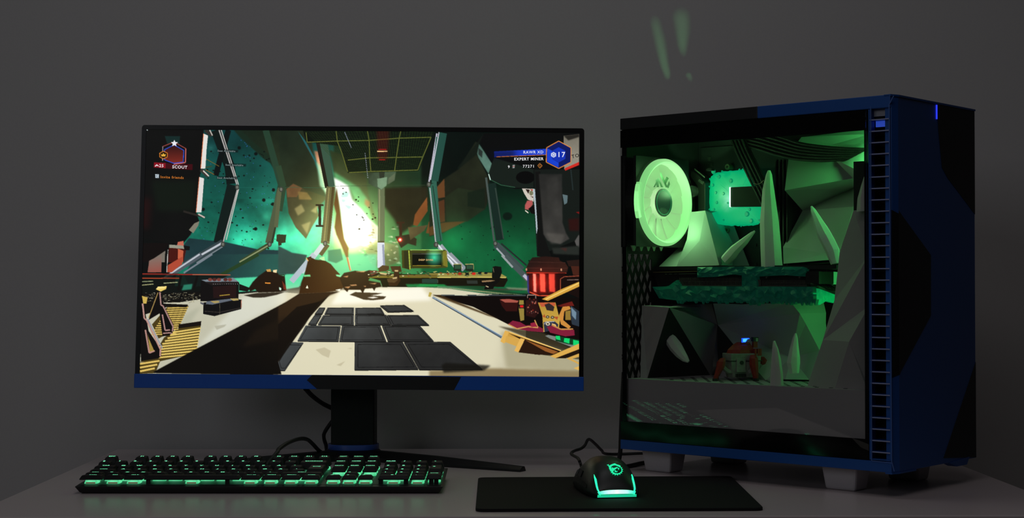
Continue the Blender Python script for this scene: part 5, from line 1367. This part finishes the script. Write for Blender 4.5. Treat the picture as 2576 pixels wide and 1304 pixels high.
# ---------------------------------------------------------------- motherboard with its fittings
MBX = .1740
mb_t = in_case('motherboard', 'dark motherboard upright behind the glowing cooler with dark heat sink and memory', 'circuit board', (MBX, .27, .30))
MO = Vector((MBX, .27, .30))
def inm(p, o=MO): return Vector(p) - o
m_pcb = M('board_black', (17, 18, 18), 0.55, bump=0.1, bscale=200)
MB().box(0, .0016, -.115, .117, -.125, .138).obj('board', m_pcb, mb_t)
m_hs = M('heat_sink_grey', (62, 62, 58), 0.5, metal=0.3)
a, b = L(1755, 425, 0, .150), L(1775, 535, 0, .150)
hs = MB()
hs.prism([inm(p) for p in LX(.150, (1737, 428), (1757, 440), (1774, 462), (1774, 640), (1755, 640), (1755, 470), (1737, 445))], (.0235, 0, 0))
hs.obj('heat_sink', m_hs, mb_t, bevel=.001)
m_print = M('silver_print', (150, 150, 140), 0.5)
def yplane_text(s, px, py, xv, h_px, mat, parent, origin, rot, name='lettering'):
    p = L(px, py, 0, xv) - origin
    # text on a plane facing -x : reads along -y, up is z
    Mx = Matrix(((0, 0, -1, 0), (-1, 0, 0, 0), (0, 1, 0, 0), (0, 0, 0, 1)))
    sc_ = h_px / 1950.0 / .7
    return text(name, s, mat, parent, Matrix.Translation(p) @ Mx @ Matrix.Rotation(rot, 4, 'Z'), sc_, 0.0, 'CENTER', .02)
yplane_text('msi', 1763.5, 457, .1497, 9.5, m_print, mb_t, MO, math.radians(-33))
ln = MB(); ln.prism([inm(p) for p in LX(.1497, (1748, 424), (1773, 445), (1773, 448), (1747, 427))], (-.0002, 0, 0)); ln.obj('heat_sink_stripe', m_print, mb_t)
for px, py in ((1829, 420), (1828, 579), (1917, 576)):
    p = inm(L(px, py, 0, .163))
    MB().cyl(p, (1, 0, 0), .0040, .0105, 20, .0040).obj('screw', M('screw_steel', (120, 122, 96), 0.4, metal=0.5), mb_t, bevel=.0005)
    cr_ = MB().box(p.x - .0003, p.x, p.y - .0018, p.y + .0018, p.z - .0004, p.z + .0004); cr_.box(p.x - .0003, p.x, p.y - .0004, p.y + .0004, p.z - .0018, p.z + .0018)
    cr_.obj('screw_cross', M('hole_black', (2, 2, 2), .9), mb_t)
for k in range(4):
    p0, p1 = L(1950 + 9.5 * k, 402, 0, .145), L(1950 + 9.5 * k, 700, 0, .145)
    q = inm(p0); r_ = inm(p1)
    m_ = MB().box(-.030, .0, q.y - .0028, q.y, r_.z + .01, q.z)
    m_.obj('memory_module', M('memory_black', (24, 25, 25), 0.45), mb_t)
    e_ = MB().box(-.031, -.0299, q.y - .0023, q.y - .0006, r_.z + .012, q.z - .002)
    e_.obj('memory_edge', M('memory_edge', (50, 54, 50), 0.4, metal=.4), mb_t)
chips = MB(); rr_ = random.Random(11)
for k in range(60):
    y_, z_ = rr_.uniform(-.1, .1), rr_.uniform(-.12, .12); s_ = rr_.uniform(.0015, .005)
    chips.box(-.0022, 0, y_, y_ + s_, z_, z_ + s_ * rr_.uniform(.5, 1.5))
stuff(chips.obj('components', M('chip_dark', (34, 35, 30), 0.5), mb_t))
# slot brackets under the rear fan
brk = MB()
for k, px in enumerate((1594, 1612, 1630, 1644, 1662)):
    brk.prism([L(px - 1 + x, 625 + y, 1, .372) for x, y in ((-4, -7), (9, -7), (6, 0), (4, 7), (1, 7), (-1, 0))], (0, .002, 0))
brk.obj('slot_clip', M('clip_metal', (120, 140, 120), 0.3, metal=0.6), pc)

# ---------------------------------------------------------------- pump block of the cooler: knobbly teal cover round a black bar
KX = .138
CO = L(1850, 497, 0, KX)
cool = in_case('cpu_cooler', 'glowing turquoise knobbly cooler block with a black bar across its middle', 'cooler', tuple(CO))
m_knob = M('teal_knob', (10, 120, 90), .3, emit=(0, 176, 124), estr=.7, sampling=False)
m_teal = glow_mat('teal_lit', (10, 120, 90), (190, 255, 238), (0, 212, 140), tuple(L(1836, 500, 0, KX) - CO), .020, 1.2, .78, noise=.3, nscale=90, power=.45)
outl = [(1797, 437), (1822, 431), (1860, 428), (1881, 426), (1889, 440), (1898, 455), (1903, 468), (1916, 470), (1916, 560), (1905, 566), (1880, 568), (1840, 568), (1803, 565), (1789, 553), (1785, 520), (1786, 470), (1787, 446)]
rng2 = random.Random(8)
def dens(pts, n):
    out = []
    for a, b in zip(pts, pts[1:] + pts[:1]):
        for k in range(n): out.append((a[0] + (b[0] - a[0]) * k / n, a[1] + (b[1] - a[1]) * k / n))
    return out
o1 = dens(outl, 5)
cxp, cyp = 1850, 498
ringsC = []
for dx, sc2, jit in ((.026, .985, .6), (.012, 1.0, 1.6), (.003, .985, 1.2), (.0, .95, .6)):
    ringsC.append([L(cxp + (x - cxp) * sc2 + rng2.uniform(-jit, jit), cyp + (y - cyp) * sc2 + rng2.uniform(-jit, jit), 0, KX + dx + rng2.uniform(-.0008, .0008)) - CO for x, y in o1])
for sc2 in (.8, .55, .3, .1):
    ringsC.append([L(cxp + (x - cxp) * sc2, cyp + (y - cyp) * sc2, 0, KX - .0012 + rng2.uniform(-.0003, .0003)) - CO for x, y in o1])
cb = MB().rings(ringsC)
cb.obj('cover', m_teal, cool, smooth=True)
bm_me = []
for k in range(46):
    if k < 22:
        x, y = rng2.uniform(1792, 1910), rng2.uniform(432, 562)
        if 1832 < x and 464 < y < 526: continue
        r_ = rng2.uniform(.0016, .0040); xx = KX - .0012
        p = L(x, y, 0, xx) - CO; ax = (-1, 0, 0)
        MB().cyl(p, ax, r_, .0010 + r_ * .2, 9, r_ * .72).obj('knob', m_knob, cool)
    else:
        x, y = o1[rng2.randrange(len(o1))]
        if x > 1908 and y > 470: continue
        p = L(x, y, 0, KX + rng2.uniform(.004, .014)) - CO
        d = L(x + (x - cxp) * .2, y + (y - cyp) * .2, 0, KX + .008) - CO - p
        r_ = rng2.uniform(.0012, .0024)
        MB().cyl(p - d.normalized() * .001, d, r_, .0028, 7, r_ * .4).obj('knob', m_knob, cool)
bq = [(1838, 472), (1990, 466), (1990, 527), (1838, 521)]
bar_ = MB(); bar_.prism([L(x, y, 0, KX - .0035) - CO for x, y in [(1838, 471.5), (1944, 466), (1944, 520), (1838, 521)]], (.004, 0, 0))
bar_.obj('black_bar', M('bar_black', (9, 10, 10), 0.5, spec=.15), cool)
hl_ = MB(); hl_.prism([L(x, y, 0, KX - .0030) - CO for x, y in [(1834.6, 471), (1838.2, 471), (1838.2, 521.6), (1834.6, 521.2)]], (.003, 0, 0))
hl_.obj('light_edge', M('led_edge', (220, 255, 240), .4, emit=(215, 255, 240), estr=2.0), cool)
wr = MB().tube([L(x, y, 0, .120) - CO for x, y in ((1896, 462), (1905, 463.5), (1913, 461), (1921, 454))], .0004, n=6)
wr.obj('wire', M('copper_wire', (190, 150, 130), .4), cool)

# ---------------------------------------------------------------- graphics card
GX = .060
GO = L(1860, 715, 0, GX)
gpu = in_case('graphics_card', 'long graphics card clad in faceted teal crystal across the middle of the case', 'graphics card', tuple(GO))
G = lambda dx, *pts: [L(x, y, 0, GX + dx) - GO for x, y in pts]
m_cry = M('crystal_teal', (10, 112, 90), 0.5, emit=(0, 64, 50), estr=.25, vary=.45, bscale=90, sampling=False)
m_fin = M('fin_metal', (128, 122, 116), 0.35, metal=0.6)
pcb = MB(); pcb.prism(G(.004, (1646, 671), (2104, 667), (2104, 677), (1646, 680)), (.095, 0, 0))
pcb.obj('back_plate', m_caseblk, gpu)
pe = MB(); pe.prism(G(.002, (1643, 684.5), (1756, 681.5), (1756, 684), (1643, 686.8)), (.1, 0, 0)); pe.obj('circuit_board', M('board_edge', (96, 76, 44), .6), gpu)
core = MB(); core.prism(G(.010, (1645, 689), (2040, 684), (2040, 752), (1665, 752)), (.088, 0, 0)); core.obj('shroud', m_caseblk, gpu)
ps = MB(); ps.prism(G(.0035, (1673, 689.4), (1678, 689.2), (1678, 690.6), (1673, 690.8)), (.004, 0, 0)); ps.prism(G(.0035, (1683, 689.2), (1690, 689), (1690, 690.2), (1683, 690.6)), (.004, 0, 0)); ps.prism(G(.0035, (1696, 689), (1703, 688.8), (1703, 690), (1696, 690.2)), (.004, 0, 0)); ps.prism(G(.0035, (1707, 688.8), (1750, 688.2), (1750, 689.6), (1707, 690.2)), (.004, 0, 0))
ps.obj('solder_row', M('solder', (150, 190, 150), .3, metal=.6), gpu)
def crystal(name, poly, nx_, seed, depth=.004, label=None):
    """faceted slab: a triangulated grid inside the polygon (given in photo pixels), each node pushed in or out"""
    r_ = random.Random(seed)
    top, bot = poly                              # two polylines, left to right, same count
    n = nx_
    def at(pl, t):
        xs = [p[0] for p in pl]; x = xs[0] + (xs[-1] - xs[0]) * t
        return (x, float(np.interp(x, xs, [p[1] for p in pl])))
    rows_ = 4
    g = []
    for j in range(rows_ + 1):
        rw_ = []
        for i in range(n + 1):
            t = i / n
            if 0 < i < n: t += r_.uniform(-.35, .35) / n
            a, b = at(top, t), at(bot, t); u_ = j / rows_
            if 0 < j < rows_: u_ += r_.uniform(-.1, .1)
            x, y = a[0] + (b[0] - a[0]) * u_, a[1] + (b[1] - a[1]) * u_
            dx = r_.uniform(-.0038, .0028) if 0 < j < rows_ else .0005
            rw_.append(L(x, y, 0, GX + dx) - GO)
        g.append(rw_)
    mb = MB(); vs = [p for rw_ in g for p in rw_]; N_ = n + 1
    back = [p + Vector((depth + .004, 0, 0)) for p in vs]
    fs = []
    for j in range(rows_):
        for i in range(n):
            a, b, c, d = j * N_ + i, j * N_ + i + 1, (j + 1) * N_ + i + 1, (j + 1) * N_ + i
            if r_.random() < .5: fs += [(a, b, c), (a, c, d)]
            else: fs += [(a, b, d), (b, c, d)]
    off = len(vs)
    for j in range(rows_):
        for i in range(n):
            a, b, c, d = j * N_ + i, j * N_ + i + 1, (j + 1) * N_ + i + 1, (j + 1) * N_ + i
            fs.append((off + a, off + d, off + c, off + b))
    ed = [j * N_ for j in range(rows_)] ; 
    loop = [i for i in range(N_)] + [j * N_ + n for j in range(1, rows_ + 1)] + [rows_ * N_ + i for i in range(n - 1, -1, -1)] + [j * N_ for j in range(rows_ - 1, 0, -1)]
    for a, b in zip(loop, loop[1:] + loop[:1]): fs.append((a, off + a, off + b, b))
    mb.add(vs + back, fs)
    o = mb.obj(name, m_cry, gpu)
    if label: o['label'] = label
    return o
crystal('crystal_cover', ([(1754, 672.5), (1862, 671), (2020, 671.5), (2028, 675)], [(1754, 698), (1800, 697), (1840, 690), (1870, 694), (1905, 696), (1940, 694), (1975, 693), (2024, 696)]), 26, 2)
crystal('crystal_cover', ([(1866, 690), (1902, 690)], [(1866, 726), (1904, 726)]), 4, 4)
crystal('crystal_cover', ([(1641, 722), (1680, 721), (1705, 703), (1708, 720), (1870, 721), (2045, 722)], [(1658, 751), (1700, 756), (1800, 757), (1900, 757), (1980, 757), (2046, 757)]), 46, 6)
# icicle teeth along the lower edge
ic = random.Random(21)
x = 1700
while x < 2046:
    w_ = ic.uniform(7, 15); h_ = ic.uniform(3, 11) + (3 if x > 1880 else 0)
    q = G(.001, (x, 754), (x + w_, 754), (x + w_ * .55, 756 + h_))
    MB().prism(q, (ic.uniform(.004, .008), 0, 0)).obj('icicle', m_cry, gpu)
    x += w_ * ic.uniform(.75, 1.0)
def fins(x0, x1, ya0, ya1, yb_, n, h0=0):
    fm = None
    fb = MB()
    for k in range(n):
        xx = x0 + (x1 - x0) * k / n
        a = G(.0045, (xx, ya0 + (ya1 - ya0) * k / n), (xx + (x1 - x0) / n * .42, ya0), (xx + (x1 - x0) / n * .42, yb_), (xx, yb_))
        fb.prism(a, (.02, 0, 0))
    fb.prism(G(.0040, (x0, yb_ - 1), (x1, yb_ - 1), (x1, yb_ + 1), (x0, yb_ + 1)), (.02, 0, 0))
    fb.prism(G(.0043, (x0, (ya1 + yb_) / 2 - .5), (x1, (ya1 + yb_) / 2 - .5), (x1, (ya1 + yb_) / 2 + .4), (x0, (ya1 + yb_) / 2 + .4)), (.004, 0, 0))
    stuff(fb.obj('cooling_fins', m_fin, gpu))
fins(1709, 1869, 699, 699, 719, 52)
fins(1914, 2030, 705, 705, 720, 40)
MB().prism(G(.0035, (1901, 704), (1914, 704), (1914, 721.5), (1901, 721.5)), (.02, 0, 0)).obj('fin_block', M('fin_block', (110, 96, 92), .4, metal=.4), gpu)
for px in (1928, 2011): MB().cyl(G(.003, (px, 698))[0], (1, 0, 0), .0014, .01, 10).obj('screw', m_fin, gpu)
# front end of the card: dark cover, crystal end plate with the front fans' light painted in, lead plugs
ye = L(2045, 740, 0, GX).y
GE = lambda dy, *pts: [L(x, y, 1, ye + dy) - GO for x, y in pts]
m_lit_end = M('lit_crystal_end', (30, 210, 150), 0.3, emit=(0, 150, 92), estr=.55, bump=.5, bscale=160, vary=.3, sampling=False)  # light from the front fans put into colour and emission
o = MB(); o.prism(GE(0, (2046, 724), (2062, 727), (2101, 742), (2101, 757), (2046, 757)), (0, .003, 0)); o = o.obj('lit_crystal_end', m_lit_end, gpu); o['label'] = 'crystal end plate with bright green light painted in'
o = MB(); o.prism(GE(.0005, (2046, 757), (2062, 768), (2080, 757)), (0, .004, 0)); o.prism(GE(.0005, (2078, 757), (2090, 761), (2101, 763), (2101, 757)), (0, .004, 0)); o.obj('icicle', m_lit_end, gpu)
o = MB(); o.prism(G(.002, (2027, 683), (2060, 683), (2060, 715), (2027, 715)), (.006, 0, 0)); o.obj('end_cover', M('end_black', (14, 13, 14), .5), gpu)
o = MB(); o.prism(GE(-.003, (2061, 684), (2097, 684), (2097, 715), (2061, 715)), (0, .01, 0)); o.obj('end_cover', M('end_black', (14, 13, 14), .5), gpu)
o = MB(); o.prism(GE(.008, (2097, 684), (2108, 685), (2106, 716), (2096, 716)), (0, .003, 0)); o = o.obj('end_strip', M('lit_strip', (120, 214, 150), .4, emit=(64, 170, 100), estr=.6, sampling=False), gpu)  # strip's colour and glow stand in for light from the front
for k in range(6):
    w0 = [L(2032 + 9 * k, 712 + k * .5, 1, ye + .012) - GO, L(2052 + 9 * k, 718 + k, 1, ye - .004) - GO, L(2075 + 7 * k, 728 + 1.5 * k, 1, ye - .010) - GO, L(2110 + 2 * k, 742 - 2 * k, 1, ye - .022) - GO]
    MB().tube(w0, .0016, n=6).obj('power_lead', M('lead_black', (20, 24, 20), .3), gpu)

# ---------------------------------------------------------------- black braided cable bundles
m_braid = M('braided_black', (20, 21, 21), 0.5, bump=0.6, bscale=700)
def bundle(label, ctr, xs_, n, w_px, r, seed, flat=0.0):
    t = in_case('cable_bundle', label, 'cable', (0, 0, 0), 'sleeved cables inside the case')
    pts = [L(x, y, 0, v) for (x, y), v in zip(ctr, xs_)]
    t.location = t.location + PX_ * pts[0].x + PY_ * pts[0].y + Vector((0, 0, pts[0].z))
    o0 = pts[0]
    r_ = random.Random(seed)
    for k in range(n):
        u_ = (k - (n - 1) / 2) / max(1, n - 1)
        path = []
        for i, p in enumerate(pts):
            a, b = pts[max(0, i - 1)], pts[min(len(pts) - 1, i + 1)]
            d = (b - a).normalized(); nrm = d.cross(Vector((1, 0, 0))).normalized()
            w_ = w_px[i] if isinstance(w_px, (list, tuple)) else w_px
            path.append(p - o0 + nrm * (u_ * w_ / 1950.0) + Vector((.003 * (k % 2), 0, 0)))
        MB().tube(path, r, n=8).obj('sleeve', m_braid, t)
    return t
bundle('wide black sleeved cable bundle sweeping under the case top towards the front', [(1850, 342), (1905, 352), (1960, 368), (2010, 381), (2070, 387), (2125, 388), (2185, 390)], [.135, .130, .125, .12, .115, .110, .105], 11, [40, 44, 46, 40, 34, 27, 27], .0021, 1)
bundle('black sleeved cable bundle dropping from the case top to the cooler block', [(1853, 345), (1868, 380), (1885, 415), (1903, 452), (1922, 490), (1945, 540)], [.128, .128, .127, .126, .125, .13], 8, 34, .0018, 2)

# ---------------------------------------------------------------- faceted white rock (folded panels) and crystal spires
m_rock = M('rock_white', (196, 194, 193), 0.62, bump=0.03, bscale=500)
m_dark = M('rock_black', (16, 18, 18), .7)
def rock(label, V, F, back=.172, group='white rock panels', mat=None, dark=(), ylim=.388):
    """V: name -> (photo x, photo y, depth from the glass); F: facets; closed with a back sheet"""
    P_ = {}
    for k, (x, y, d) in V.items():              # keep every corner inside the case, before its rear wall
        p = L(x, y, 0, d)
        P_[k] = p if p.y < ylim or (p.z < .29 and p.y < .388) else L(x, y, 1, .388 if p.z < .29 else ylim)
    ks = list(P_)
    base_ = Vector((sum(p.x for p in P_.values()) / len(ks), sum(p.y for p in P_.values()) / len(ks), min(p.z for p in P_.values())))
    o_ = in_case('rock_panel', label, 'rock', tuple(base_), group)
    cnt = {}
    for f in F:
        for a, b in zip(f, f[1:] + f[:1]):
            if (b, a) in cnt: cnt[(b, a)] = None
            else: cnt[(a, b)] = f
    shell_ = MB(); ix = {k: i for i, k in enumerate(ks)}; n = len(ks)
    vs = [P_[k] - base_ for k in ks]
    vs += [Vector((max(back, P_[k].x + .004) if False else max(back, P_[k].x + .003), P_[k].y, P_[k].z)) - base_ for k in ks]
    fs = [tuple(ix[k] for k in f) for f in F] + [tuple(n + ix[k] for k in reversed(f)) for f in F]
    for (a, b), f in cnt.items():
        if f is not None and (b, a) not in cnt: fs.append((ix[b], ix[a], n + ix[a], n + ix[b]))
    shell_.add(vs, fs)
    me_o = shell_.obj('rock_body', mat or m_rock, o_)
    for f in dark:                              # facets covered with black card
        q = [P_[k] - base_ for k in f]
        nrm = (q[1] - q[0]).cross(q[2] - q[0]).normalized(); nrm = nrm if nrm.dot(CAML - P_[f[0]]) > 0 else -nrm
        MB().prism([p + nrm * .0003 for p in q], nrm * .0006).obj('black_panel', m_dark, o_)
    return o_
S = lambda s: s.split()
rock('white rock peak beside the rear fan behind the graphics card', {
    'a': (1737, 534, .108), 'b': (1774, 530, .108), 'c': (1728, 603, .096), 'd': (1702, 671, .088), 'e': (1809, 668, .092), 'f': (1739, 533, .129), 'g': (1727, 604, .129), 'h': (1652, 676, .150), 'i': (1803, 540, .160), 'j': (1838, 612, .160), 'k': (1838, 668, .160), 'l': (1760, 606, .094)},
    [S('a c l b'), S('c d l'), S('d e l'), S('l e b'), S('f g c a'), S('g h d c'), S('b e j i'), S('e k j')], .165)
rock('big faceted white rock wall behind the cables at the upper right of the case', {
    'p': (2016, 345, .165), 'q': (2192, 324, .165), 'q2': (2192, 337, .150), 'r': (2093, 364, .155), 's': (2130, 379, .140), 's2': (2150, 364, .135), 'q3': (2192, 352, .120), 
    'a': (1985, 388, .150), 'b': (1974, 479, .088), 'm': (2096, 399, .132), 'c': (2146, 449, .096), 'e': (2146, 474, .170), 'f': (2019, 530, .168), 'g': (2146, 520, .135), 'x': (2180, 440, .05), 'x2': (2180, 474, .05), 'x3': (2180, 520, .14),  # x and x2 make a hidden flap, added to shade the facet
    'h': (1970, 622, .140), 'i': (2079, 638, .120), 'j': (2120, 622, .112), 'k': (1971, 664, .105), 'n': (2112, 652, .085), 'y': (2180, 660, .10)},
    [S('p r q2 q'), S('p a r'), S('r s s2 q2'), S('q2 s2 q3'), S('a m s r'), S('s m q3 s2'), S('a b m'), S('b c m'), S('m c x q3'), S('b f e'), S('b e c'), S('c e x2 x'), S('f g e'), S('e g x3 x2'), S('f i g'), S('f h i'), S('g i j'), S('g j y x3'), S('h k i'), S('i k n j'), S('j n y')], .176)
rock('tall grey white rock close behind the glass at the front edge', {
    'a': (2147, 530, .040), 'b': (2186, 526, .038), 'c': (2112, 636, .046), 'd': (2106, 692, .046), 'e': (2099, 756, .044), 'f': (2070, 856, .036), 'g': (2036, 955, .040), 'h': (2031, 975, .040),
    'r1': (2186, 640, .033), 'r2': (2186, 770, .034), 'q': (2136, 860, .020), 'r3': (2186, 975, .036), 'r4': (2186, 992, .034), 'm': (2100, 978, .022)},
    [S('a c r1 b'), S('c d r1'), S('d e f r1'), S('f q r2 r1'), S('q r3 r2'), S('f g h m'), S('f m q'), S('q m r4 r3')], .052)
rock('grey white rock slope at the lower left of the case beside the lattice', {
    'a0': (1615, 769, .036), 'a1': (1611, 953, .030), 'a2': (1683, 774, .028), 'a3': (1628, 953, .034), 'b': (1790, 951, .152), 'b2': (1793, 922, .120), 'c': (1805, 818, .135), 'c0': (1790, 765, .110), 'c2': (1698, 768, .075)},
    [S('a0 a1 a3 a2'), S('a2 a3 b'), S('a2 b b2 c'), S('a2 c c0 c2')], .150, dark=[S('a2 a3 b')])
rock('white rock hollow behind the little walking robot', {
    'c': (1806, 818, .128), 'd': (1806, 955, .140), 'e': (1848, 870, .110), 'c0': (1794, 764, .060), 't': (1866, 766, .070), 't2': (1990, 762, .070), 'f': (2012, 789, .085), 'g': (2027, 815, .100), 'h': (2062, 882, .128), 'i': (2036, 956, .110), 'j': (1976, 955, .098), 'k': (1926, 957, .100), 'l': (1850, 957, .125), 'm': (1990, 900, .128)},
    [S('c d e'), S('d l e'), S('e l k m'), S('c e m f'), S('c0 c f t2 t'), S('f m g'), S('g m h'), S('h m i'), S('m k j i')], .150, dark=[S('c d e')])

m_spire = M('spire_white', (238, 240, 232), .5, bump=.03, bscale=400)
m_spire.node_tree.nodes['Principled BSDF'].inputs['Subsurface Weight'].default_value = .6
m_spire.node_tree.nodes['Principled BSDF'].inputs['Subsurface Radius'].default_value = (.004, .006, .004)
m_spire.node_tree.nodes['Principled BSDF'].inputs['Subsurface Scale'].default_value = 1.0
def spire(label, prof, xv, seed, cat_group='white crystal spires', n=7, tilt=0.0):
    """prof: photo points (x, y, half width) along the axis, base first"""
    r_ = random.Random(seed)
    base_ = L(prof[0][0], prof[0][1], 0, xv)
    o_ = in_case('crystal_spire', label, 'crystal', tuple(base_), cat_group)
    a0 = r_.uniform(0, 1)
    rr = []
    pts = [L(x, y, 0, xv + tilt * i / len(prof)) - base_ for i, (x, y, w_) in enumerate(prof)]
    side0 = (RCAM @ Vector((1, 0, 0))); side0 = Vector((side0.dot(PX_), side0.dot(PY_), side0.z))
    jit = [r_.uniform(.9, 1.1) for _ in range(n)]
    for i, (x, y, w_) in enumerate(prof):
        d = (pts[min(i + 1, len(pts) - 1)] - pts[max(i - 1, 0)]).normalized()
        dp = (Vector((0, 0, 1)).cross(side0)).normalized()
        s_ = d.cross(dp).normalized(); f_ = s_.cross(d).normalized()
        rad = w_ / 3878.0 * 1.93 / ((RCAM @ Vector((0, 0, -1))).normalized().length)
        rr.append([pts[i] + s_ * (math.cos(a0 + 2 * math.pi * k / n) * rad * jit[k] * r_.uniform(.95, 1.05)) + f_ * (math.sin(a0 + 2 * math.pi * k / n) * rad * .8 * jit[k]) for k in range(n)])
    mb = MB().rings(rr)
    me_ = mb.obj('spire', m_spire, o_)
    return o_
spire('tallest white crystal spire standing on the graphics card', [(1943.5, 672, 28), (1941, 620, 26), (1938, 557, 24), (1936, 520, 20), (1934, 476, 14.5), (1935, 440, 8), (1935, 429, 3.5)], .072, 1)
spire('white crystal spire leaning right beside the cooler block', [(1826, 656, 17), (1840, 641, 17.5), (1850, 629, 16), (1873, 607, 11.5), (1892, 588, 5.5), (1899, 582, 2.5)], .100, 4)
spire('white crystal spire leaning left at the right end of the graphics card', [(2103, 664, 13), (2095, 632, 18), (2083, 606, 18), (2070, 582, 17), (2056, 552, 11.5), (2046, 530, 7), (2041, 519, 2.5)], .070, 3)
spire('slim white crystal spire on the shroud edge right of the robot', [(1954, 971, 17), (1953, 940, 15.5), (1952, 905, 12), (1950, 880, 8), (1947, 858, 2.5)], .018, 5)
spire('blunt white crystal standing at the back right of the robot', [(1999, 940, 12), (1997, 913, 17.5), (1998, 898, 16), (1999, 876, 11.5), (2001, 852, 7), (2001.5, 839, 2.5)], .080, 6)
spire('white crystal slanting out of the dark slope at the lower left', [(1681, 846, 12), (1689, 856, 17.5), (1700, 872, 19), (1713, 890, 15), (1724, 903, 10), (1732, 910.5, 4)], .050, 7)
spire('narrow white crystal spire behind the frame at the right glass edge', [(2176, 532, 18), (2174, 500, 15), (2177, 466, 9), (2180, 436, 3)], .034, 8)

# ---------------------------------------------------------------- small four-legged robot on the shroud
rp = L(1866, 957, 2, SHZ)
rob = in_case('robot_figurine', 'little grey four-legged walking robot with red legs and a blue lamp', 'figurine', tuple(rp))
rob.rotation_euler = (0, 0, math.radians(14))
KS = 1 / 1990.0
m_rg = M('robot_grey', (150, 148, 142), .55, vary=.2, bscale=200, bump=.2)
m_rr = M('robot_red', (158, 44, 28), .5, vary=.2, bscale=200)
m_rd = M('robot_dark', (40, 40, 40), .5)
k_ = lambda v: v * KS
bd_ = MB()
bd_.rings([[Vector((k_(x), k_(y), k_(z))) for x, y in ((-33, -22), (33, -22), (38, 0), (33, 24), (-33, 24), (-38, 0))] for z in (8,)] +
          [[Vector((k_(x), k_(y), k_(z))) for x, y in ((-40, -27), (40, -27), (46, 0), (40, 28), (-40, 28), (-46, 0))] for z in (40,)] +
          [[Vector((k_(x), k_(y), k_(z))) for x, y in ((-42, -28), (42, -28), (47, 0), (42, 29), (-42, 29), (-47, 0))] for z in (62, 70)])
bd_.obj('body', m_rg, rob, bevel=.0008)
MB().box(k_(-27), k_(-1), k_(-30), k_(-20), k_(22), k_(58)).obj('front_hatch', m_rg, rob, bevel=.0008)
MB().cyl((k_(-13), k_(-29.5), k_(47)), (0, -1, 0), k_(5), k_(2.5), 14).obj('hatch_knob', m_rd, rob)
for j in range(6): MB().box(k_(-27 + 5 * j), k_(-24 + 5 * j), k_(-27), k_(-20), k_(10), k_(18)).obj('vent_bar', m_rd, rob)
MB().box(k_(-46), k_(46), k_(-29), k_(-4), k_(50), k_(52)).obj('seam_band', m_rd, rob)
dm = MB()
dm.rings([[Vector((k_(r1 * math.cos(a) + ox), k_(r2 * math.sin(a)), k_(z))) for a in [2 * math.pi * q_ / 10 for q_ in range(10)]] for r1, r2, z, ox in ((40, 25, 70, -2), (37, 24, 79, -2), (27, 19, 90, 0), (18, 12, 98, 4))])
dm.obj('top_shell', m_rr, rob)
for dx in (24, 32, 38): MB().box(k_(dx), k_(dx + 5), k_(-29), k_(-20), k_(64), k_(82)).obj('claw', m_rr, rob)
MB().frustum(k_(12), k_(10), k_(10), k_(10), 0, k_(24), mat=Matrix.Translation((k_(33), k_(-8), k_(84)))).obj('head_post', m_rr, rob)
MB().box(k_(27), k_(41), k_(-14), k_(2), k_(100), k_(111)).obj('lamp_case', m_rd, rob)
MB().box(k_(33), k_(39), k_(-15.5), k_(-13), k_(100.5), k_(109)).obj('pale_lens', M('pale_lens', (170, 190, 160), .4), rob)
MB().prism([Vector((k_(x), k_(-20), k_(z))) for x, z in ((-6.5, 98), (-6.5, 109), (12.5, 109.5), (13.5, 107), (8, 106), (2.5, 98.5))], (0, k_(6), 0)).obj('blue_lamp', M('blue_lamp', (80, 170, 255), .4, emit=(18, 60, 255), estr=2.6), rob)
MB().prism([Vector((k_(x), k_(-20.5), k_(z))) for x, z in ((-5, 99.5), (-5, 107.5), (11.5, 108), (7, 107), (1.8, 99.8))], (0, k_(.6), 0)).obj('blue_lamp_core', M('blue_lamp_core', (120, 210, 255), .4, emit=(70, 180, 255), estr=2.0), rob)
MB().box(k_(-8), k_(15), k_(-16), k_(-6), k_(94), k_(98)).obj('lamp_base', m_rr, rob)
def rleg(hipx, hipy, kneex, kneey, kneez, footx, footy, w_):
    up_ = MB(); rr = []
    r3 = lambda c, a, b: [Vector((k_(c[0] + a * math.cos(t)), k_(c[1] + b * math.sin(t)), k_(c[2]))) for t in [2 * math.pi * q_ / 8 for q_ in range(8)]]
    up_.rings([r3((footx, footy, 0), w_ * .5, w_ * .5), r3((footx * .8 + kneex * .2, footy * .8 + kneey * .2, 12), w_ * .62, w_ * .6), r3((kneex, kneey, kneez * .72), w_ * .95, w_ * .8), r3((kneex * .92 + hipx * .08, kneey, kneez), w_ * .9, w_ * .75), r3((kneex * .8 + hipx * .2, kneey * .8 + hipy * .2, kneez + 9), w_ * .5, w_ * .5)])
    lg_ = up_.obj('leg', m_rr, rob)
    MB().tube([Vector((k_(hipx), k_(hipy), k_(22))), Vector((k_((hipx + kneex) / 2), k_((hipy + kneey) / 2), k_(26))), Vector((k_(kneex), k_(kneey), k_(kneez * .85)))], k_(w_ * .55), n=8).obj('leg_link', m_rg, lg_)
    MB().cyl((k_(footx), k_(footy), 0), (0, 0, 1), k_(w_ * .62), k_(7), 10).obj('foot', m_rd, lg_)
rleg(-30, -16, -66, -20, 50, -82, -20, 11)
rleg(12, -26, 17, -38, 58, 22, -40, 13)
rleg(36, 16, 72, 20, 50, 84, 26, 12)
rleg(-22, 22, -44, 40, 46, -52, 46, 11)
